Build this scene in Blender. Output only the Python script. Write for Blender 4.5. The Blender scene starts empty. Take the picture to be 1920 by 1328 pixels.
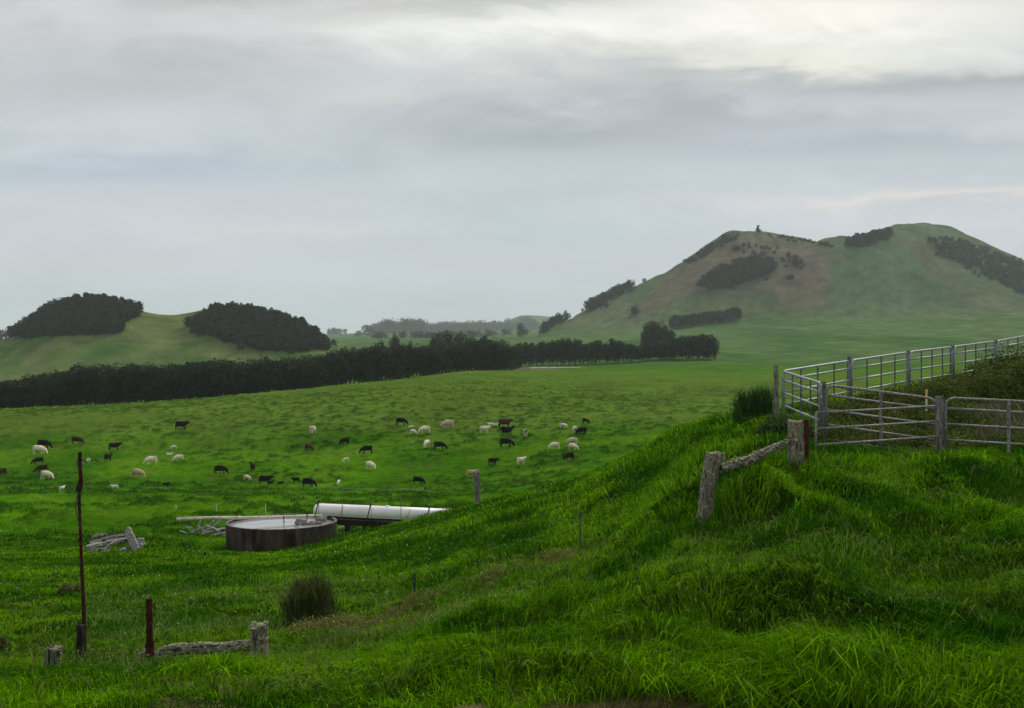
import bpy, math, random
import numpy as np
from mathutils import Vector, Matrix

# ------------------------------------------------------------------ camera, sky, sun, exposure
F, CX, HY = 1660.0, 960.0, 690.0          # focal length, principal column and horizon row for a 1920 px wide frame
sc = bpy.context.scene
COL = sc.collection
cam_d = bpy.data.cameras.new("camera")
cam_d.sensor_width = 36.0
cam_d.lens = F / 1920 * 36.0
cam_d.shift_y = 26.0 / 1920
cam_d.clip_start = 0.1
cam_d.clip_end = 30000
cam = bpy.data.objects.new("camera", cam_d)
cam.location = (0, 0, 0)
cam.rotation_euler = (math.pi / 2, 0, 0)
COL.objects.link(cam)
sc.camera = cam

SUN_EL, SUN_AZ = math.radians(44), math.radians(28)     # azimuth clockwise from +Y
sun_d = bpy.data.lights.new("sun", 'SUN')
sun_d.energy = 1.5
sun_d.angle = math.radians(11)
sun_d.color = (1.0, 0.96, 0.88)
sun = bpy.data.objects.new("sun", sun_d)
COL.objects.link(sun)
sdir = Vector((math.sin(SUN_AZ) * math.cos(SUN_EL), math.cos(SUN_AZ) * math.cos(SUN_EL), math.sin(SUN_EL)))
sun.rotation_euler = sdir.to_track_quat('Z', 'Y').to_euler()

sc.view_settings.view_transform = 'Standard'
sc.view_settings.look = 'None'
sc.view_settings.gamma = 1.0
sc.view_settings.exposure = 0.68
sc.cycles.max_bounces = 8
sc.cycles.diffuse_bounces = 3
sc.cycles.transmission_bounces = 4
sc.cycles.transparent_max_bounces = 8
sc.cycles.volume_bounces = 1


def s2l(r, g, b):
    return tuple(((c / 255.0) / 12.92 if c <= 10 else ((c / 255.0 + 0.055) / 1.055) ** 2.4) for c in (r, g, b))


class NT:
    """small helper to write node trees"""
    def __init__(self, tree):
        self.t = tree
        tree.nodes.clear()

    def n(self, kind, **kw):
        nd = self.t.nodes.new(kind)
        for k, v in kw.items():
            if k.startswith('i_'):
                key = k[2:]
                nd.inputs[int(key) if key.isdigit() else key.replace('_', ' ')].default_value = v
            else:
                setattr(nd, k, v)
        return nd

    def l(self, a, b):
        self.t.links.new(a, b)

    def math(self, op, a, b=None, c=None, clamp=False):
        nd = self.n('ShaderNodeMath', operation=op)
        nd.use_clamp = clamp
        for i, v in enumerate((a, b, c)):
            if v is None:
                continue
            if hasattr(v, 'is_output') or isinstance(v, bpy.types.NodeSocket):
                self.l(v, nd.inputs[i])
            else:
                nd.inputs[i].default_value = v
        return nd.outputs[0]

    def mix(self, fac, a, b, blend='MIX'):
        nd = self.n('ShaderNodeMix', data_type='RGBA', blend_type=blend)
        nd.clamp_factor = True
        for s, v in ((nd.inputs[0], fac), (nd.inputs[6], a), (nd.inputs[7], b)):
            if isinstance(v, bpy.types.NodeSocket):
                self.l(v, s)
            elif isinstance(v, tuple):
                s.default_value = (*v[:3], 1)
            else:
                s.default_value = v
        return nd.outputs[2]

    def ramp(self, fac, stops, interp='LINEAR'):
        nd = self.n('ShaderNodeValToRGB')
        cr = nd.color_ramp
        cr.interpolation = interp
        while len(cr.elements) < len(stops):
            cr.elements.new(0.5)
        for e, (p, c) in zip(cr.elements, stops):
            e.position = p
            e.color = (*c, 1) if len(c) == 3 else c
        self.l(fac, nd.inputs[0])
        return nd.outputs[0]


def build_world():
    w = bpy.data.worlds.new("World")
    sc.world = w
    w.use_nodes = True
    t = NT(w.node_tree)
    out = t.n('ShaderNodeOutputWorld')
    sky = t.n('ShaderNodeTexSky', sky_type='NISHITA')
    sky.sun_disc = False
    sky.sun_elevation = SUN_EL
    sky.sun_rotation = SUN_AZ
    b1 = t.n('ShaderNodeBackground', i_Strength=0.06)
    t.l(sky.outputs[0], b1.inputs[0])
    tc = t.n('ShaderNodeTexCoord')
    sep = t.n('ShaderNodeSeparateXYZ')
    t.l(tc.outputs['Generated'], sep.inputs[0])
    x, y, z = sep.outputs
    zc = t.math('MAXIMUM', z, 0.0)
    # heading (u = x/y) and height (v = z/y) of a sky direction
    yc = t.math('MAXIMUM', y, 0.15)
    u, v = t.math('DIVIDE', x, yc), t.math('DIVIDE', zc, yc)

    def noise(su, sv, off, detail, rough, dist):
        cb = t.n('ShaderNodeCombineXYZ')
        t.l(t.math('MULTIPLY', u, su), cb.inputs[0])
        t.l(t.math('MULTIPLY', v, sv), cb.inputs[1])
        cb.inputs[2].default_value = off
        nd = t.n('ShaderNodeTexNoise', i_Scale=1.0, i_Detail=detail, i_Roughness=rough, i_Distortion=dist)
        t.l(cb.outputs[0], nd.inputs['Vector'])
        return t.math('SUBTRACT', nd.outputs[0], 0.5)
    big = noise(2.6, 9.0, 2.2, 6.0, 0.55, 0.5)
    lump = noise(7.0, 22.0, 7.7, 6.0, 0.6, 0.8)
    soft = noise(1.5, 4.0, 12.4, 2.0, 0.5, 0.2)
    base = t.ramp(t.math('MULTIPLY', v, 2.0), [
        (0.00, s2l(200, 209, 212)), (0.12, s2l(194, 203, 208)), (0.28, s2l(198, 201, 206)), (0.45, s2l(184, 192, 198)),
        (0.62, s2l(186, 190, 192)), (0.82, s2l(187, 187, 188)), (1.0, s2l(186, 185, 183))])
    wob = t.math('ADD', t.math('MULTIPLY', big, 0.10), t.math('MULTIPLY', lump, 0.05))
    wob2 = t.math('ADD', t.math('MULTIPLY', big, 0.45), t.math('MULTIPLY', soft, 0.5))

    def patch(u0, v0, su, sv):
        a = t.math('DIVIDE', t.math('SUBTRACT', t.math('ADD', u, wob2), u0), su)
        b = t.math('DIVIDE', t.math('SUBTRACT', t.math('ADD', v, wob), v0), sv)
        r = t.math('ADD', t.math('MULTIPLY', a, a), t.math('MULTIPLY', b, b))
        return t.math('EXPONENT', t.math('MULTIPLY', r, -1.0))
    col = base
    for (ppx, ppy, sx, sy, c, amt) in [
        (1420, 30, 560, 80, (246, 244, 232), 0.9),
        (1000, 40, 300, 45, (240, 239, 232), 0.85),
        (1480, 112, 330, 24, (236, 233, 214), 0.6),
        (1800, 155, 460, 26, (152, 155, 158), 0.85),
        (1080, 245, 400, 42, (154, 161, 168), 0.85),
        (1500, 215, 300, 26, (160, 166, 173), 0.75),
        (1750, 180, 340, 26, (186, 192, 196), 0.5),
        (560, 170, 260, 36, (200, 202, 200), 0.6),
        (130, 100, 380, 80, (168, 171, 175), 0.6),
        (160, 225, 380, 30, (196, 199, 202), 0.5),
        (180, 310, 340, 32, (164, 178, 189), 0.75),
        (1720, 272, 300, 24, (160, 167, 180), 0.6),
        (560, 435, 260, 16, (222, 214, 208), 0.7),
        (150, 400, 420, 40, (200, 203, 208), 0.5),
        (1800, 374, 300, 15, (230, 218, 208), 0.75),
        (1700, 410, 500, 36, (204, 206, 208), 0.55),
        (950, 440, 480, 60, (180, 195, 203), 0.6),
        (860, 10, 260, 18, (168, 169, 168), 0.6),
    ]:
        m = patch((ppx - CX) / F, (HY - ppy) / F, sx / F, sy / F)
        col = t.mix(t.math('MULTIPLY', m, amt), col, s2l(*c))
    amp = t.math('MULTIPLY_ADD', v, 1.5, 0.20)
    f = t.math('ADD', 1.0, t.math('MULTIPLY', amp, t.math('ADD', t.math('MULTIPLY', big, 0.85), t.math('MULTIPLY', lump, 0.5))))
    vm = t.n('ShaderNodeVectorMath', operation='SCALE')
    t.l(col, vm.inputs[0])
    t.l(f, vm.inputs['Scale'])
    b2 = t.n('ShaderNodeBackground', i_Strength=0.75)
    t.l(vm.outputs[0], b2.inputs[0])
    mx = t.n('ShaderNodeMixShader', i_0=0.97)
    t.l(b1.outputs[0], mx.inputs[1])
    t.l(b2.outputs[0], mx.inputs[2])
    t.l(mx.outputs[0], out.inputs[0])


build_world()

# ------------------------------------------------------------------ small maths
rng = np.random.default_rng(11)
random.seed(5)


def _h(ix, iy, seed):
    n = (ix.astype(np.int64) * 374761393 + iy.astype(np.int64) * 668265263 + seed * 974711) & 0xffffffff
    n = ((n ^ (n >> 13)) * 1274126177) & 0xffffffff
    n = ((n ^ (n >> 16)) * 2246822519) & 0xffffffff
    return ((n >> 8) & 0xffff) / 65535.0


def vnoise(x, y, seed=0):
    x, y = np.asarray(x, float), np.asarray(y, float)
    ix, iy = np.floor(x), np.floor(y)
    fx, fy = x - ix, y - iy
    fx, fy = fx * fx * fx * (fx * (fx * 6 - 15) + 10), fy * fy * fy * (fy * (fy * 6 - 15) + 10)
    ix, iy = ix.astype(np.int64), iy.astype(np.int64)
    a, b = _h(ix, iy, seed), _h(ix + 1, iy, seed)
    c, d = _h(ix, iy + 1, seed), _h(ix + 1, iy + 1, seed)
    return (a + (b - a) * fx) * (1 - fy) + (c + (d - c) * fx) * fy


def fbm(x, y, seed=0, octs=3):
    s, a, tot = 0, 1.0, 0
    for k in range(octs):
        s = s + a * vnoise(x * 2 ** k + 13.7 * k, y * 2 ** k - 7.1 * k, seed + k)
        tot += a
        a *= 0.5
    return s / tot


def sstep(a, b, x):
    t = np.clip((x - a) / (b - a), 0, 1)
    return t * t * (3 - 2 * t)


def pchip(xs, ys, x):
    """monotone cubic; ys may have trailing dimensions matching x for per-element tables"""
    xs, ys = np.asarray(xs, float), np.asarray(ys, float)
    h = np.diff(xs)
    d = np.diff(ys) / h
    m = np.zeros_like(ys)
    for i in range(1, len(xs) - 1):
        if d[i - 1] * d[i] > 0:
            w1, w2 = 2 * h[i] + h[i - 1], h[i] + 2 * h[i - 1]
            m[i] = (w1 + w2) / (w1 / d[i - 1] + w2 / d[i])
    m[0], m[-1] = d[0], d[-1]
    x = np.clip(x, xs[0], xs[-1])
    k = np.clip(np.searchsorted(xs, x, side='right') - 1, 0, len(xs) - 2)
    t = (x - xs[k]) / h[k]
    return ((1 + 2 * t) * (1 - t) ** 2 * ys[k] + t * (1 - t) ** 2 * h[k] * m[k]
            + t * t * (3 - 2 * t) * ys[k + 1] + t * t * (t - 1) * h[k] * m[k + 1])


# ------------------------------------------------------------------ the lie of the land: heights surveyed along sight lines
LEFT_FAR = [(230, 768), (280, 790), (350, 790), (450, 740), (560, 700), (800, 690), (1000, 668), (1600, 650), (2500, 640), (6500, 640)]
TAB = {
    -700: [(8, 1328), (12, 1258), (18, 1192), (25, 1125), (35, 1068), (45, 1032), (55, 1002), (70, 968), (100, 930), (125, 908), (145, 860), (160, 812), (180, 788)] + LEFT_FAR,
    0: [(8, 1328), (12, 1258), (18, 1190), (25, 1122), (35, 1065), (45, 1030), (55, 1001), (70, 968), (100, 930), (125, 906), (145, 857), (160, 808), (178, 779), (195, 771)] + LEFT_FAR,
    250: [(8, 1328), (12, 1257), (18, 1188), (25, 1120), (35, 1064), (45, 1030), (55, 1000), (70, 968), (100, 930), (125, 906), (145, 855), (160, 803), (180, 768), (200, 759), (230, 757), (280, 775), (350, 780), (450, 740), (560, 705), (800, 690), (1000, 668), (1600, 650), (2500, 640), (6500, 640)],
    500: [(8, 1328), (12, 1259), (16, 1203), (22, 1137), (30, 1084), (38, 1055), (44, 1043), (49, 1028), (55, 1005), (70, 968), (100, 930), (125, 906), (145, 855), (160, 800), (180, 765), (205, 744), (235, 737), (280, 745), (350, 750), (450, 725), (560, 700), (800, 680), (1000, 660), (1600, 645), (2500, 636), (6500, 636)],
    700: [(8, 1328), (12, 1258), (18, 1182), (25, 1112), (33, 1054), (42, 1008), (48, 992), (55, 997), (70, 967), (100, 930), (125, 904), (145, 850), (160, 799), (180, 760), (215, 728), (255, 719), (300, 716), (400, 716), (600, 672), (800, 652), (1000, 642), (1600, 635), (2500, 628), (6500, 630)],
    900: [(8, 1328), (10, 1270), (14, 1200), (20, 1112), (26, 1050), (33, 998), (39, 962), (43, 946), (50, 957), (75, 948), (100, 925), (125, 899), (145, 847), (160, 800), (180, 765), (230, 722), (290, 702), (330, 695), (400, 697), (600, 668), (800, 652), (1000, 642), (1600, 632), (2500, 625), (6500, 628)],
    1100: [(8, 1328), (10, 1250), (14, 1162), (18, 1101), (23, 1045), (28, 983), (33, 932), (38, 900), (48, 917), (75, 940), (105, 900), (125, 874), (145, 828), (160, 796), (185, 766), (235, 732), (320, 700), (400, 690), (470, 680), (600, 663), (800, 648), (1000, 632), (1600, 622), (2500, 618), (6500, 625)],
    1330: [(8, 1328), (10, 1212), (13, 1062), (16.6, 970), (20, 908), (25, 857), (30, 817), (35, 799), (45, 820), (70, 868), (105, 870), (130, 838), (155, 797), (175, 774), (220, 742), (300, 710), (400, 690), (500, 672), (700, 645), (900, 622), (1100, 604), (1600, 604), (2500, 618), (6500, 625)],
    1500: [(8, 1328), (10, 1188), (12, 1080), (15, 966), (17, 910), (20, 868), (22.8, 832), (25.6, 784), (28, 776), (31, 775), (45, 800), (70, 850), (110, 855), (150, 800), (165, 780), (200, 755), (260, 726), (350, 702), (450, 683), (600, 652), (800, 626), (1000, 602), (1600, 600), (2500, 618), (6500, 625)],
    1700: [(8, 1328), (10, 1205), (12, 1102), (15, 984), (18, 907), (20.5, 872), (22.5, 858), (26, 800), (29.8, 738), (32, 732), (40, 752), (60, 800), (110, 830), (200, 762), (300, 708), (450, 675), (600, 648), (800, 620), (1000, 598), (1600, 600), (2500, 618), (6500, 625)],
    1920: [(8, 1328), (10, 1232), (12, 1124), (15, 1010), (18, 928), (20, 878), (22.5, 850), (26, 780), (30, 728), (33, 706), (36, 694), (40, 712), (60, 780), (110, 810), (200, 760), (300, 700), (450, 668), (600, 642), (800, 614), (1000, 592), (1600, 600), (2500, 618), (6500, 625)],
    2700: [(8, 1328), (10, 1240), (12, 1130), (15, 1010), (18, 925), (20, 870), (22.5, 840), (26, 775), (30, 720), (33, 700), (36, 690), (40, 705), (60, 770), (110, 800), (200, 750), (300, 700), (450, 665), (600, 640), (800, 612), (1000, 590), (1600, 600), (2500, 618), (6500, 625)],
}
LD = np.linspace(math.log(8), math.log(6500), 420)
PXC = sorted(TAB)
ZT = []
for p in PXC:
    k = TAB[p]
    D_ = np.array([a for a, b in k], float)
    Z_ = (HY - np.array([b for a, b in k], float)) / F * D_
    ZT.append(pchip(np.log(D_), Z_, LD))
ZT = np.array(ZT)
PXG = np.linspace(-700, 2700, 341)
ZG = np.stack([pchip(np.array(PXC, float), ZT[:, j], PXG) for j in range(len(LD))], 1)
ker = np.exp(-0.5 * (np.arange(-9, 10) / 3.5) ** 2)
ker /= ker.sum()
pad = np.pad(ZG, ((9, 9), (0, 0)), mode='edge')
ZG = sum(ker[i] * pad[i:i + ZG.shape[0]] for i in range(19))


def base_z(X, D):
    Dc = np.clip(D, 8, 6500)
    px = CX + F * X / np.maximum(Dc, 1)
    a = np.clip((px + 700) / 10.0, 0, 339.999)
    b = np.clip((np.log(Dc) - LD[0]) / (LD[1] - LD[0]), 0, 418.999)
    i, j = a.astype(int), b.astype(int)
    fa, fb = a - i, b - j
    z = (ZG[i, j] * (1 - fa) + ZG[i + 1, j] * fa) * (1 - fb) + (ZG[i, j + 1] * (1 - fa) + ZG[i + 1, j + 1] * fa) * fb
    # roadside bank the photographer stands on
    t = sstep(7.6, 3.0, D)
    return z * (1 - t) + (-1.7) * t


KN = ([-500, -200, -60, 0, 40, 100, 180, 240, 310, 360, 400, 450, 520, 580, 620, 660, 720],
      [700, 676, 652, 640, 618, 580, 568, 578, 591, 587, 580, 584, 598, 622, 645, 665, 700])
H3 = ([880, 930, 955, 985, 1030, 1080, 1150], [640, 618, 601, 592, 595, 612, 640])
H1 = ([880, 960, 1000, 1050, 1100, 1180, 1250, 1300, 1340, 1375, 1420, 1480, 1520, 1570, 1640, 1720, 1800],
      [660, 650, 638, 613, 587, 547, 510, 477, 450, 435, 436, 444, 452, 466, 500, 550, 600])
H2 = ([1380, 1450, 1520, 1570, 1600, 1650, 1690, 1730, 1780, 1830, 1880, 1920, 2050, 2250, 2500],
      [590, 540, 492, 468, 458, 440, 427, 422, 429, 452, 477, 494, 548, 600, 625])


def terrain_z(X, D, detail=True):
    X, D = np.asarray(X, float), np.asarray(D, float)
    z = base_z(X, D)
    px = CX + F * X / np.maximum(D, 1)
    for (xs, ys), d0, dc, d1, amp in ((H3, 3700, 4400, 5200, 2), (KN, 480, 640, 900, 1.5), (H1, 980, 1300, 1850, 7), (H2, 1000, 1450, 2100, 8)):
        zs = (HY - pchip(np.array(xs, float), np.array(ys, float), px)) / F * dc
        g = sstep(d0, dc, D) ** (0.85 if amp > 5 else 1) * sstep(d1, dc, D)
        edge = sstep(xs[0], xs[0] + 60, px) * sstep(xs[-1], xs[-1] - 80, px)
        zz = z * (1 - g) + zs * g
        if amp > 5:
            zz = zz + g * (1 - sstep(0.9, 1.0, g)) * (fbm(X / 90, D / 130, 31, 4) - 0.5) * amp * 3.4 - g * 3.0 * np.maximum(0, fbm(X / 38, D / 400, 33, 3) - 0.5) * amp
        z = z + (np.maximum(zz, z) - z) * edge
    if detail:
        near = sstep(62, 30, D) * sstep(6.5, 10, D)
        m = fbm(X / 1.5 + 3, D / 1.25, 1, 2)
        near = near * (0.42 + 0.58 * sstep(25, 15, D)) * (1 - 0.85 * np.exp(-((X + 12.7) ** 2 + (D - 48) ** 2) / 30.0))
        near = near * (1 - 0.8 * sstep(1420, 1520, px) * sstep(17.5, 19.5, D) * sstep(27, 24, D))
        near = near * (1 - 0.65 * sstep(620, 520, px) * sstep(9.8, 11, D) * sstep(14.5, 13, D))
        rdg = 1 - np.abs(2 * fbm(X / 1.9 + 9, D / 1.5, 3, 2) - 1) * 1.6
        rs = 0.55 + 0.45 * sstep(500, 1200, px)
        z = z + near * rs * ((m - 0.5) * 0.60 + rdg * 0.44 + (fbm(X / 4.2, D / 3.0, 7, 2) - 0.5) * 0.75)
        mid = sstep(40, 70, D) * sstep(420, 200, D)
        tus = np.maximum(fbm(X / 1.25 + fbm(X / 6, D / 6, 23, 2), D / 0.95, 21, 3) - 0.56, 0)
        z = z + mid * (tus * 1.3 + (fbm(X / 8, D / 4.5, 17, 3) - 0.5) * 0.7)
        far = sstep(250, 500, D)
        z = z + far * (fbm(X / 45, D / 55, 41, 3) - 0.5) * 2.6
        # uneven broken edge of the bank at the roadside
        z = z + sstep(9.6, 8.2, D) * sstep(5, 7.5, D) * ((fbm(X / 0.5, D / 0.4, 51, 2) - 0.5) * 0.12 - 0.05)
    return z


def gz(x, y):
    return float(terrain_z(np.array([x]), np.array([y]))[0])


def at(px, py, D):
    """world point on the sight line of an image position at depth D"""
    return Vector(((px - CX) / F * D, D, (HY - py) / F * D))


def hit(px, py, d0=8.0, d1=3000.0, detail=False):
    """first ground point on a sight line"""
    D = np.exp(np.linspace(math.log(d0), math.log(d1), 4000))
    X = (px - CX) / F * D
    q = HY - terrain_z(X, D, detail) / D * F
    k = np.nonzero(q <= py)[0]
    d = D[k[0]] if len(k) else D[np.argmin(q)]
    x = (px - CX) / F * d
    return x, float(d), gz(x, d)


# ------------------------------------------------------------------ object helpers
def tag(o, label=None, cat=None, group=None, kind=None):
    if label: o['label'] = label
    if cat: o['category'] = cat
    if group: o['group'] = group
    if kind: o['kind'] = kind
    return o


def empty(name, loc, rz=0.0):
    o = bpy.data.objects.new(name, None)
    o.empty_display_size = 0.2
    o.location = loc
    o.rotation_euler = (0, 0, rz)
    COL.objects.link(o)
    return o


def link(name, me, parent=None, loc=None):
    o = bpy.data.objects.new(name, me)
    COL.objects.link(o)
    if parent is not None:
        o.parent = parent
    if loc is not None:
        o.location = loc
    return o


def mesh_np(name, V, faces_loop, starts, totals, mats=(), smooth=False):
    me = bpy.data.meshes.new(name)
    V = np.ascontiguousarray(V, dtype=np.float32)
    me.vertices.add(len(V))
    me.vertices.foreach_set('co', V.ravel())
    me.loops.add(len(faces_loop))
    me.loops.foreach_set('vertex_index', np.asarray(faces_loop, dtype=np.int32))
    me.polygons.add(len(starts))
    me.polygons.foreach_set('loop_start', np.asarray(starts, dtype=np.int32))
    me.polygons.foreach_set('loop_total', np.asarray(totals, dtype=np.int32))
    for m in mats:
        me.materials.append(m)
    me.update(calc_edges=True)
    if smooth:
        me.polygons.foreach_set('use_smooth', np.ones(len(starts), dtype=bool))
    return me


def quads_np(name, V, Q, mats=(), smooth=False):
    Q = np.asarray(Q, dtype=np.int32)
    n, k = Q.shape
    return mesh_np(name, V, Q.ravel(), np.arange(n) * k, np.full(n, k), mats, smooth)


class MB:
    def __init__(s):
        s.v, s.f = [], []

    def tube(s, pts, r, seg=8, cap=True, wob=0.0, flat=1.0, seed=0, twist=0.0):
        pts = [Vector(p) for p in pts]
        rs = r if isinstance(r, (list, tuple)) else [r] * len(pts)
        rnd = random.Random(seed)
        base = len(s.v)
        up = None
        for i, p in enumerate(pts):
            t = (pts[min(i + 1, len(pts) - 1)] - pts[max(i - 1, 0)]).normalized()
            if up is None:
                a = Vector((0, 0, 1)) if abs(t.z) < 0.9 else Vector((1, 0, 0))
                up = (a - t * a.dot(t)).normalized()
            else:
                up = (up - t * up.dot(t)).normalized()
            side = t.cross(up)
            for k in range(seg):
                ang = 2 * math.pi * k / seg + twist * i
                rr = rs[i] * (1 + (rnd.random() - 0.5) * 2 * wob)
                s.v.append(p + side * math.cos(ang) * rr + up * math.sin(ang) * rr * flat)
        for i in range(len(pts) - 1):
            for k in range(seg):
                a, b = base + i * seg + k, base + i * seg + (k + 1) % seg
                s.f.append((a, b, b + seg, a + seg))
        if cap:
            s.f.append(tuple(base + k for k in reversed(range(seg))))
            e = base + (len(pts) - 1) * seg
            s.f.append(tuple(e + k for k in range(seg)))
        return s

    def box(s, c, size, rot=None, jit=0.0, seed=0):
        rnd = random.Random(seed)
        base = len(s.v)
        for dx in (-.5, .5):
            for dy in (-.5, .5):
                for dz in (-.5, .5):
                    p = Vector((dx * size[0] + rnd.uniform(-jit, jit), dy * size[1] + rnd.uniform(-jit, jit), dz * size[2] + rnd.uniform(-jit, jit)))
                    if rot: p = rot @ p
                    s.v.append(Vector(c) + p)
        for q in ((0, 1, 3, 2), (4, 6, 7, 5), (0, 4, 5, 1), (2, 3, 7, 6), (0, 2, 6, 4), (1, 5, 7, 3)):
            s.f.append(tuple(base + i for i in q))
        return s

    def build(s, name, mat, parent=None, smooth=False, loc=None):
        me = bpy.data.meshes.new(name)
        me.from_pydata([tuple(v) for v in s.v], [], s.f)
        me.materials.append(mat)
        me.update()
        if smooth:
            for p in me.polygons: p.use_smooth = True
        return link(name, me, parent, loc)


# ------------------------------------------------------------------ materials
def new_mat(name):
    m = bpy.data.materials.new(name)
    m.use_nodes = True
    t = NT(m.node_tree)
    out = t.n('ShaderNodeOutputMaterial')
    return m, t, out


def simple_mat(name, c1, c2=None, scale=8.0, rough=0.6, metal=0.0, bump=0.0, stretch=(1, 1, 1), c3=None, scale3=3.0, lo=0.4, hi=0.6, lo3=0.5, hi3=0.62, coord='Object'):
    m, t, out = new_mat(name)
    bs = t.n('ShaderNodeBsdfPrincipled', i_Roughness=rough, i_Metallic=metal)
    bs.inputs['Specular IOR Level'].default_value = 0.5 if rough < 0.7 else 0.12
    tc = t.n('ShaderNodeTexCoord')
    mp = t.n('ShaderNodeMapping')
    mp.inputs['Scale'].default_value = stretch
    t.l(tc.outputs[coord], mp.inputs[0])
    nz = t.n('ShaderNodeTexNoise', i_Scale=scale, i_Detail=5.0, i_Roughness=0.6)
    t.l(mp.outputs[0], nz.inputs['Vector'])
    col = t.ramp(nz.outputs[0], [(lo, c1), (hi, c2 or c1)])
    if c3:
        nz3 = t.n('ShaderNodeTexNoise', i_Scale=scale3, i_Detail=6.0, i_Roughness=0.65)
        t.l(tc.outputs[coord], nz3.inputs['Vector'])
        k = t.ramp(nz3.outputs[0], [(lo3, (0, 0, 0)), (hi3, (1, 1, 1))])
        col = t.mix(k, col, c3)
    t.l(col, bs.inputs['Base Color'])
    if bump:
        b = t.n('ShaderNodeBump', i_Strength=bump, i_Distance=0.02)
        t.l(nz.outputs[0], b.inputs['Height'])
        t.l(b.outputs[0], bs.inputs['Normal'])
    t.l(bs.outputs[0], out.inputs[0])
    return m


def leaf_mat(name, c1, c2, c3, scale=0.25, transl=0.15, rough=0.7):
    """foliage: colour varies from leaf to leaf and from clump to clump"""
    m, t, out = new_mat(name)
    geo = t.n('ShaderNodeNewGeometry')
    nz = t.n('ShaderNodeTexNoise', i_Scale=scale, i_Detail=3.0)
    t.l(geo.outputs['Position'], nz.inputs['Vector'])
    f = t.math('MULTIPLY_ADD', geo.outputs['Random Per Island'], 0.45, t.math('MULTIPLY', nz.outputs[0], 0.75))
    col = t.ramp(f, [(0.25, c1), (0.55, c2), (0.85, c3)])
    d = t.n('ShaderNodeBsdfPrincipled', i_Roughness=rough)
    d.inputs['Specular IOR Level'].default_value = 0.06
    t.l(col, d.inputs['Base Color'])
    tr = t.n('ShaderNodeBsdfTranslucent')
    t.l(col, tr.inputs[0])
    mx = t.n('ShaderNodeMixShader', i_0=transl)
    t.l(d.outputs[0], mx.inputs[1])
    t.l(tr.outputs[0], mx.inputs[2])
    t.l(mx.outputs[0], out.inputs[0])
    return m


def attr_mat(name, transl=0.0, noise=None, rough=0.85, spec=0.2, bump=None):
    m, t, out = new_mat(name)
    at_ = t.n('ShaderNodeAttribute', attribute_name='Col')
    col = at_.outputs['Color']
    geo = t.n('ShaderNodeNewGeometry')
    if noise:
        for (sc_, lo, hi, stretch) in noise:
            mp = t.n('ShaderNodeMapping')
            mp.inputs['Scale'].default_value = stretch
            t.l(geo.outputs['Position'], mp.inputs[0])
            nz = t.n('ShaderNodeTexNoise', i_Scale=sc_, i_Detail=4.0, i_Roughness=0.65)
            t.l(mp.outputs[0], nz.inputs['Vector'])
            g = t.ramp(nz.outputs[0], [(0.32, (lo, lo, lo)), (0.68, (hi, hi * 0.99, hi * 0.9))])
            col = t.mix(1.0, col, g, 'MULTIPLY')
    d = t.n('ShaderNodeBsdfDiffuse')
    t.l(col, d.inputs[0])
    sh = d.outputs[0]
    if transl:
        tr = t.n('ShaderNodeBsdfTranslucent')
        t.l(col, tr.inputs[0])
        mx = t.n('ShaderNodeMixShader', i_0=transl)
        t.l(d.outputs[0], mx.inputs[1])
        t.l(tr.outputs[0], mx.inputs[2])
        sh = mx.outputs[0]
    t.l(sh, out.inputs[0])
    return m


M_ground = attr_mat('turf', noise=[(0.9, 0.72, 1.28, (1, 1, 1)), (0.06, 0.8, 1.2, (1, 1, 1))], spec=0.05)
M_blade = attr_mat('grass_blades', transl=0.4, rough=0.6, spec=0.15)
M_lichen_wood = simple_mat('lichen_wood', (0.015, 0.013, 0.010), (0.20, 0.185, 0.145), scale=34, rough=0.9, bump=1.0, stretch=(1, 1, 0.10), c3=(0.40, 0.42, 0.27), scale3=17, lo3=0.56, hi3=0.62, lo=0.36, hi=0.5)
M_lichen_log = simple_mat('lichen_log', (0.03, 0.027, 0.022), (0.29, 0.275, 0.23), scale=34, rough=0.9, bump=1.0, stretch=(0.2, 1, 1), c3=(0.42, 0.44, 0.28), scale3=16, lo=0.42, hi=0.60, lo3=0.55, hi3=0.61)
M_lichen = leaf_mat('lichen', (0.28, 0.30, 0.15), (0.42, 0.44, 0.26), (0.55, 0.56, 0.40), scale=8, transl=0.0)
M_plank = simple_mat('weathered_plank', (0.10, 0.095, 0.09), (0.42, 0.41, 0.40), scale=7, rough=0.9, bump=0.6, stretch=(0.25, 3, 3), c3=(0.05, 0.045, 0.04), scale3=2.3, lo=0.3, hi=0.62, lo3=0.58, hi3=0.64)
M_dark_wood = simple_mat('dark_wood', (0.012, 0.010, 0.009), (0.05, 0.04, 0.035), scale=20, rough=0.95, bump=0.6, stretch=(1, 1, 0.2))
M_brown_post = simple_mat('rusted_post', (0.03, 0.012, 0.006), (0.075, 0.03, 0.014), scale=16, rough=0.9, bump=0.3)
M_rust = simple_mat('rust', (0.040, 0.011, 0.007), (0.085, 0.026, 0.015), scale=18, rough=0.85, bump=0.4, c3=(0.02, 0.008, 0.006), scale3=6)
M_galv = simple_mat('galvanised_steel', (0.20, 0.215, 0.235), (0.42, 0.45, 0.48), scale=18, rough=0.5, metal=0.35, c3=(0.12, 0.11, 0.11), scale3=14, lo3=0.6, hi3=0.68)
M_gate = simple_mat('old_gate_steel', (0.10, 0.09, 0.085), (0.30, 0.29, 0.28), scale=22, rough=0.65, metal=0.2, lo=0.42, hi=0.58)
M_steelpost = simple_mat('grey_post_steel', (0.065, 0.068, 0.070), (0.165, 0.170, 0.175), scale=12, rough=0.7, bump=0.3)
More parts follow.
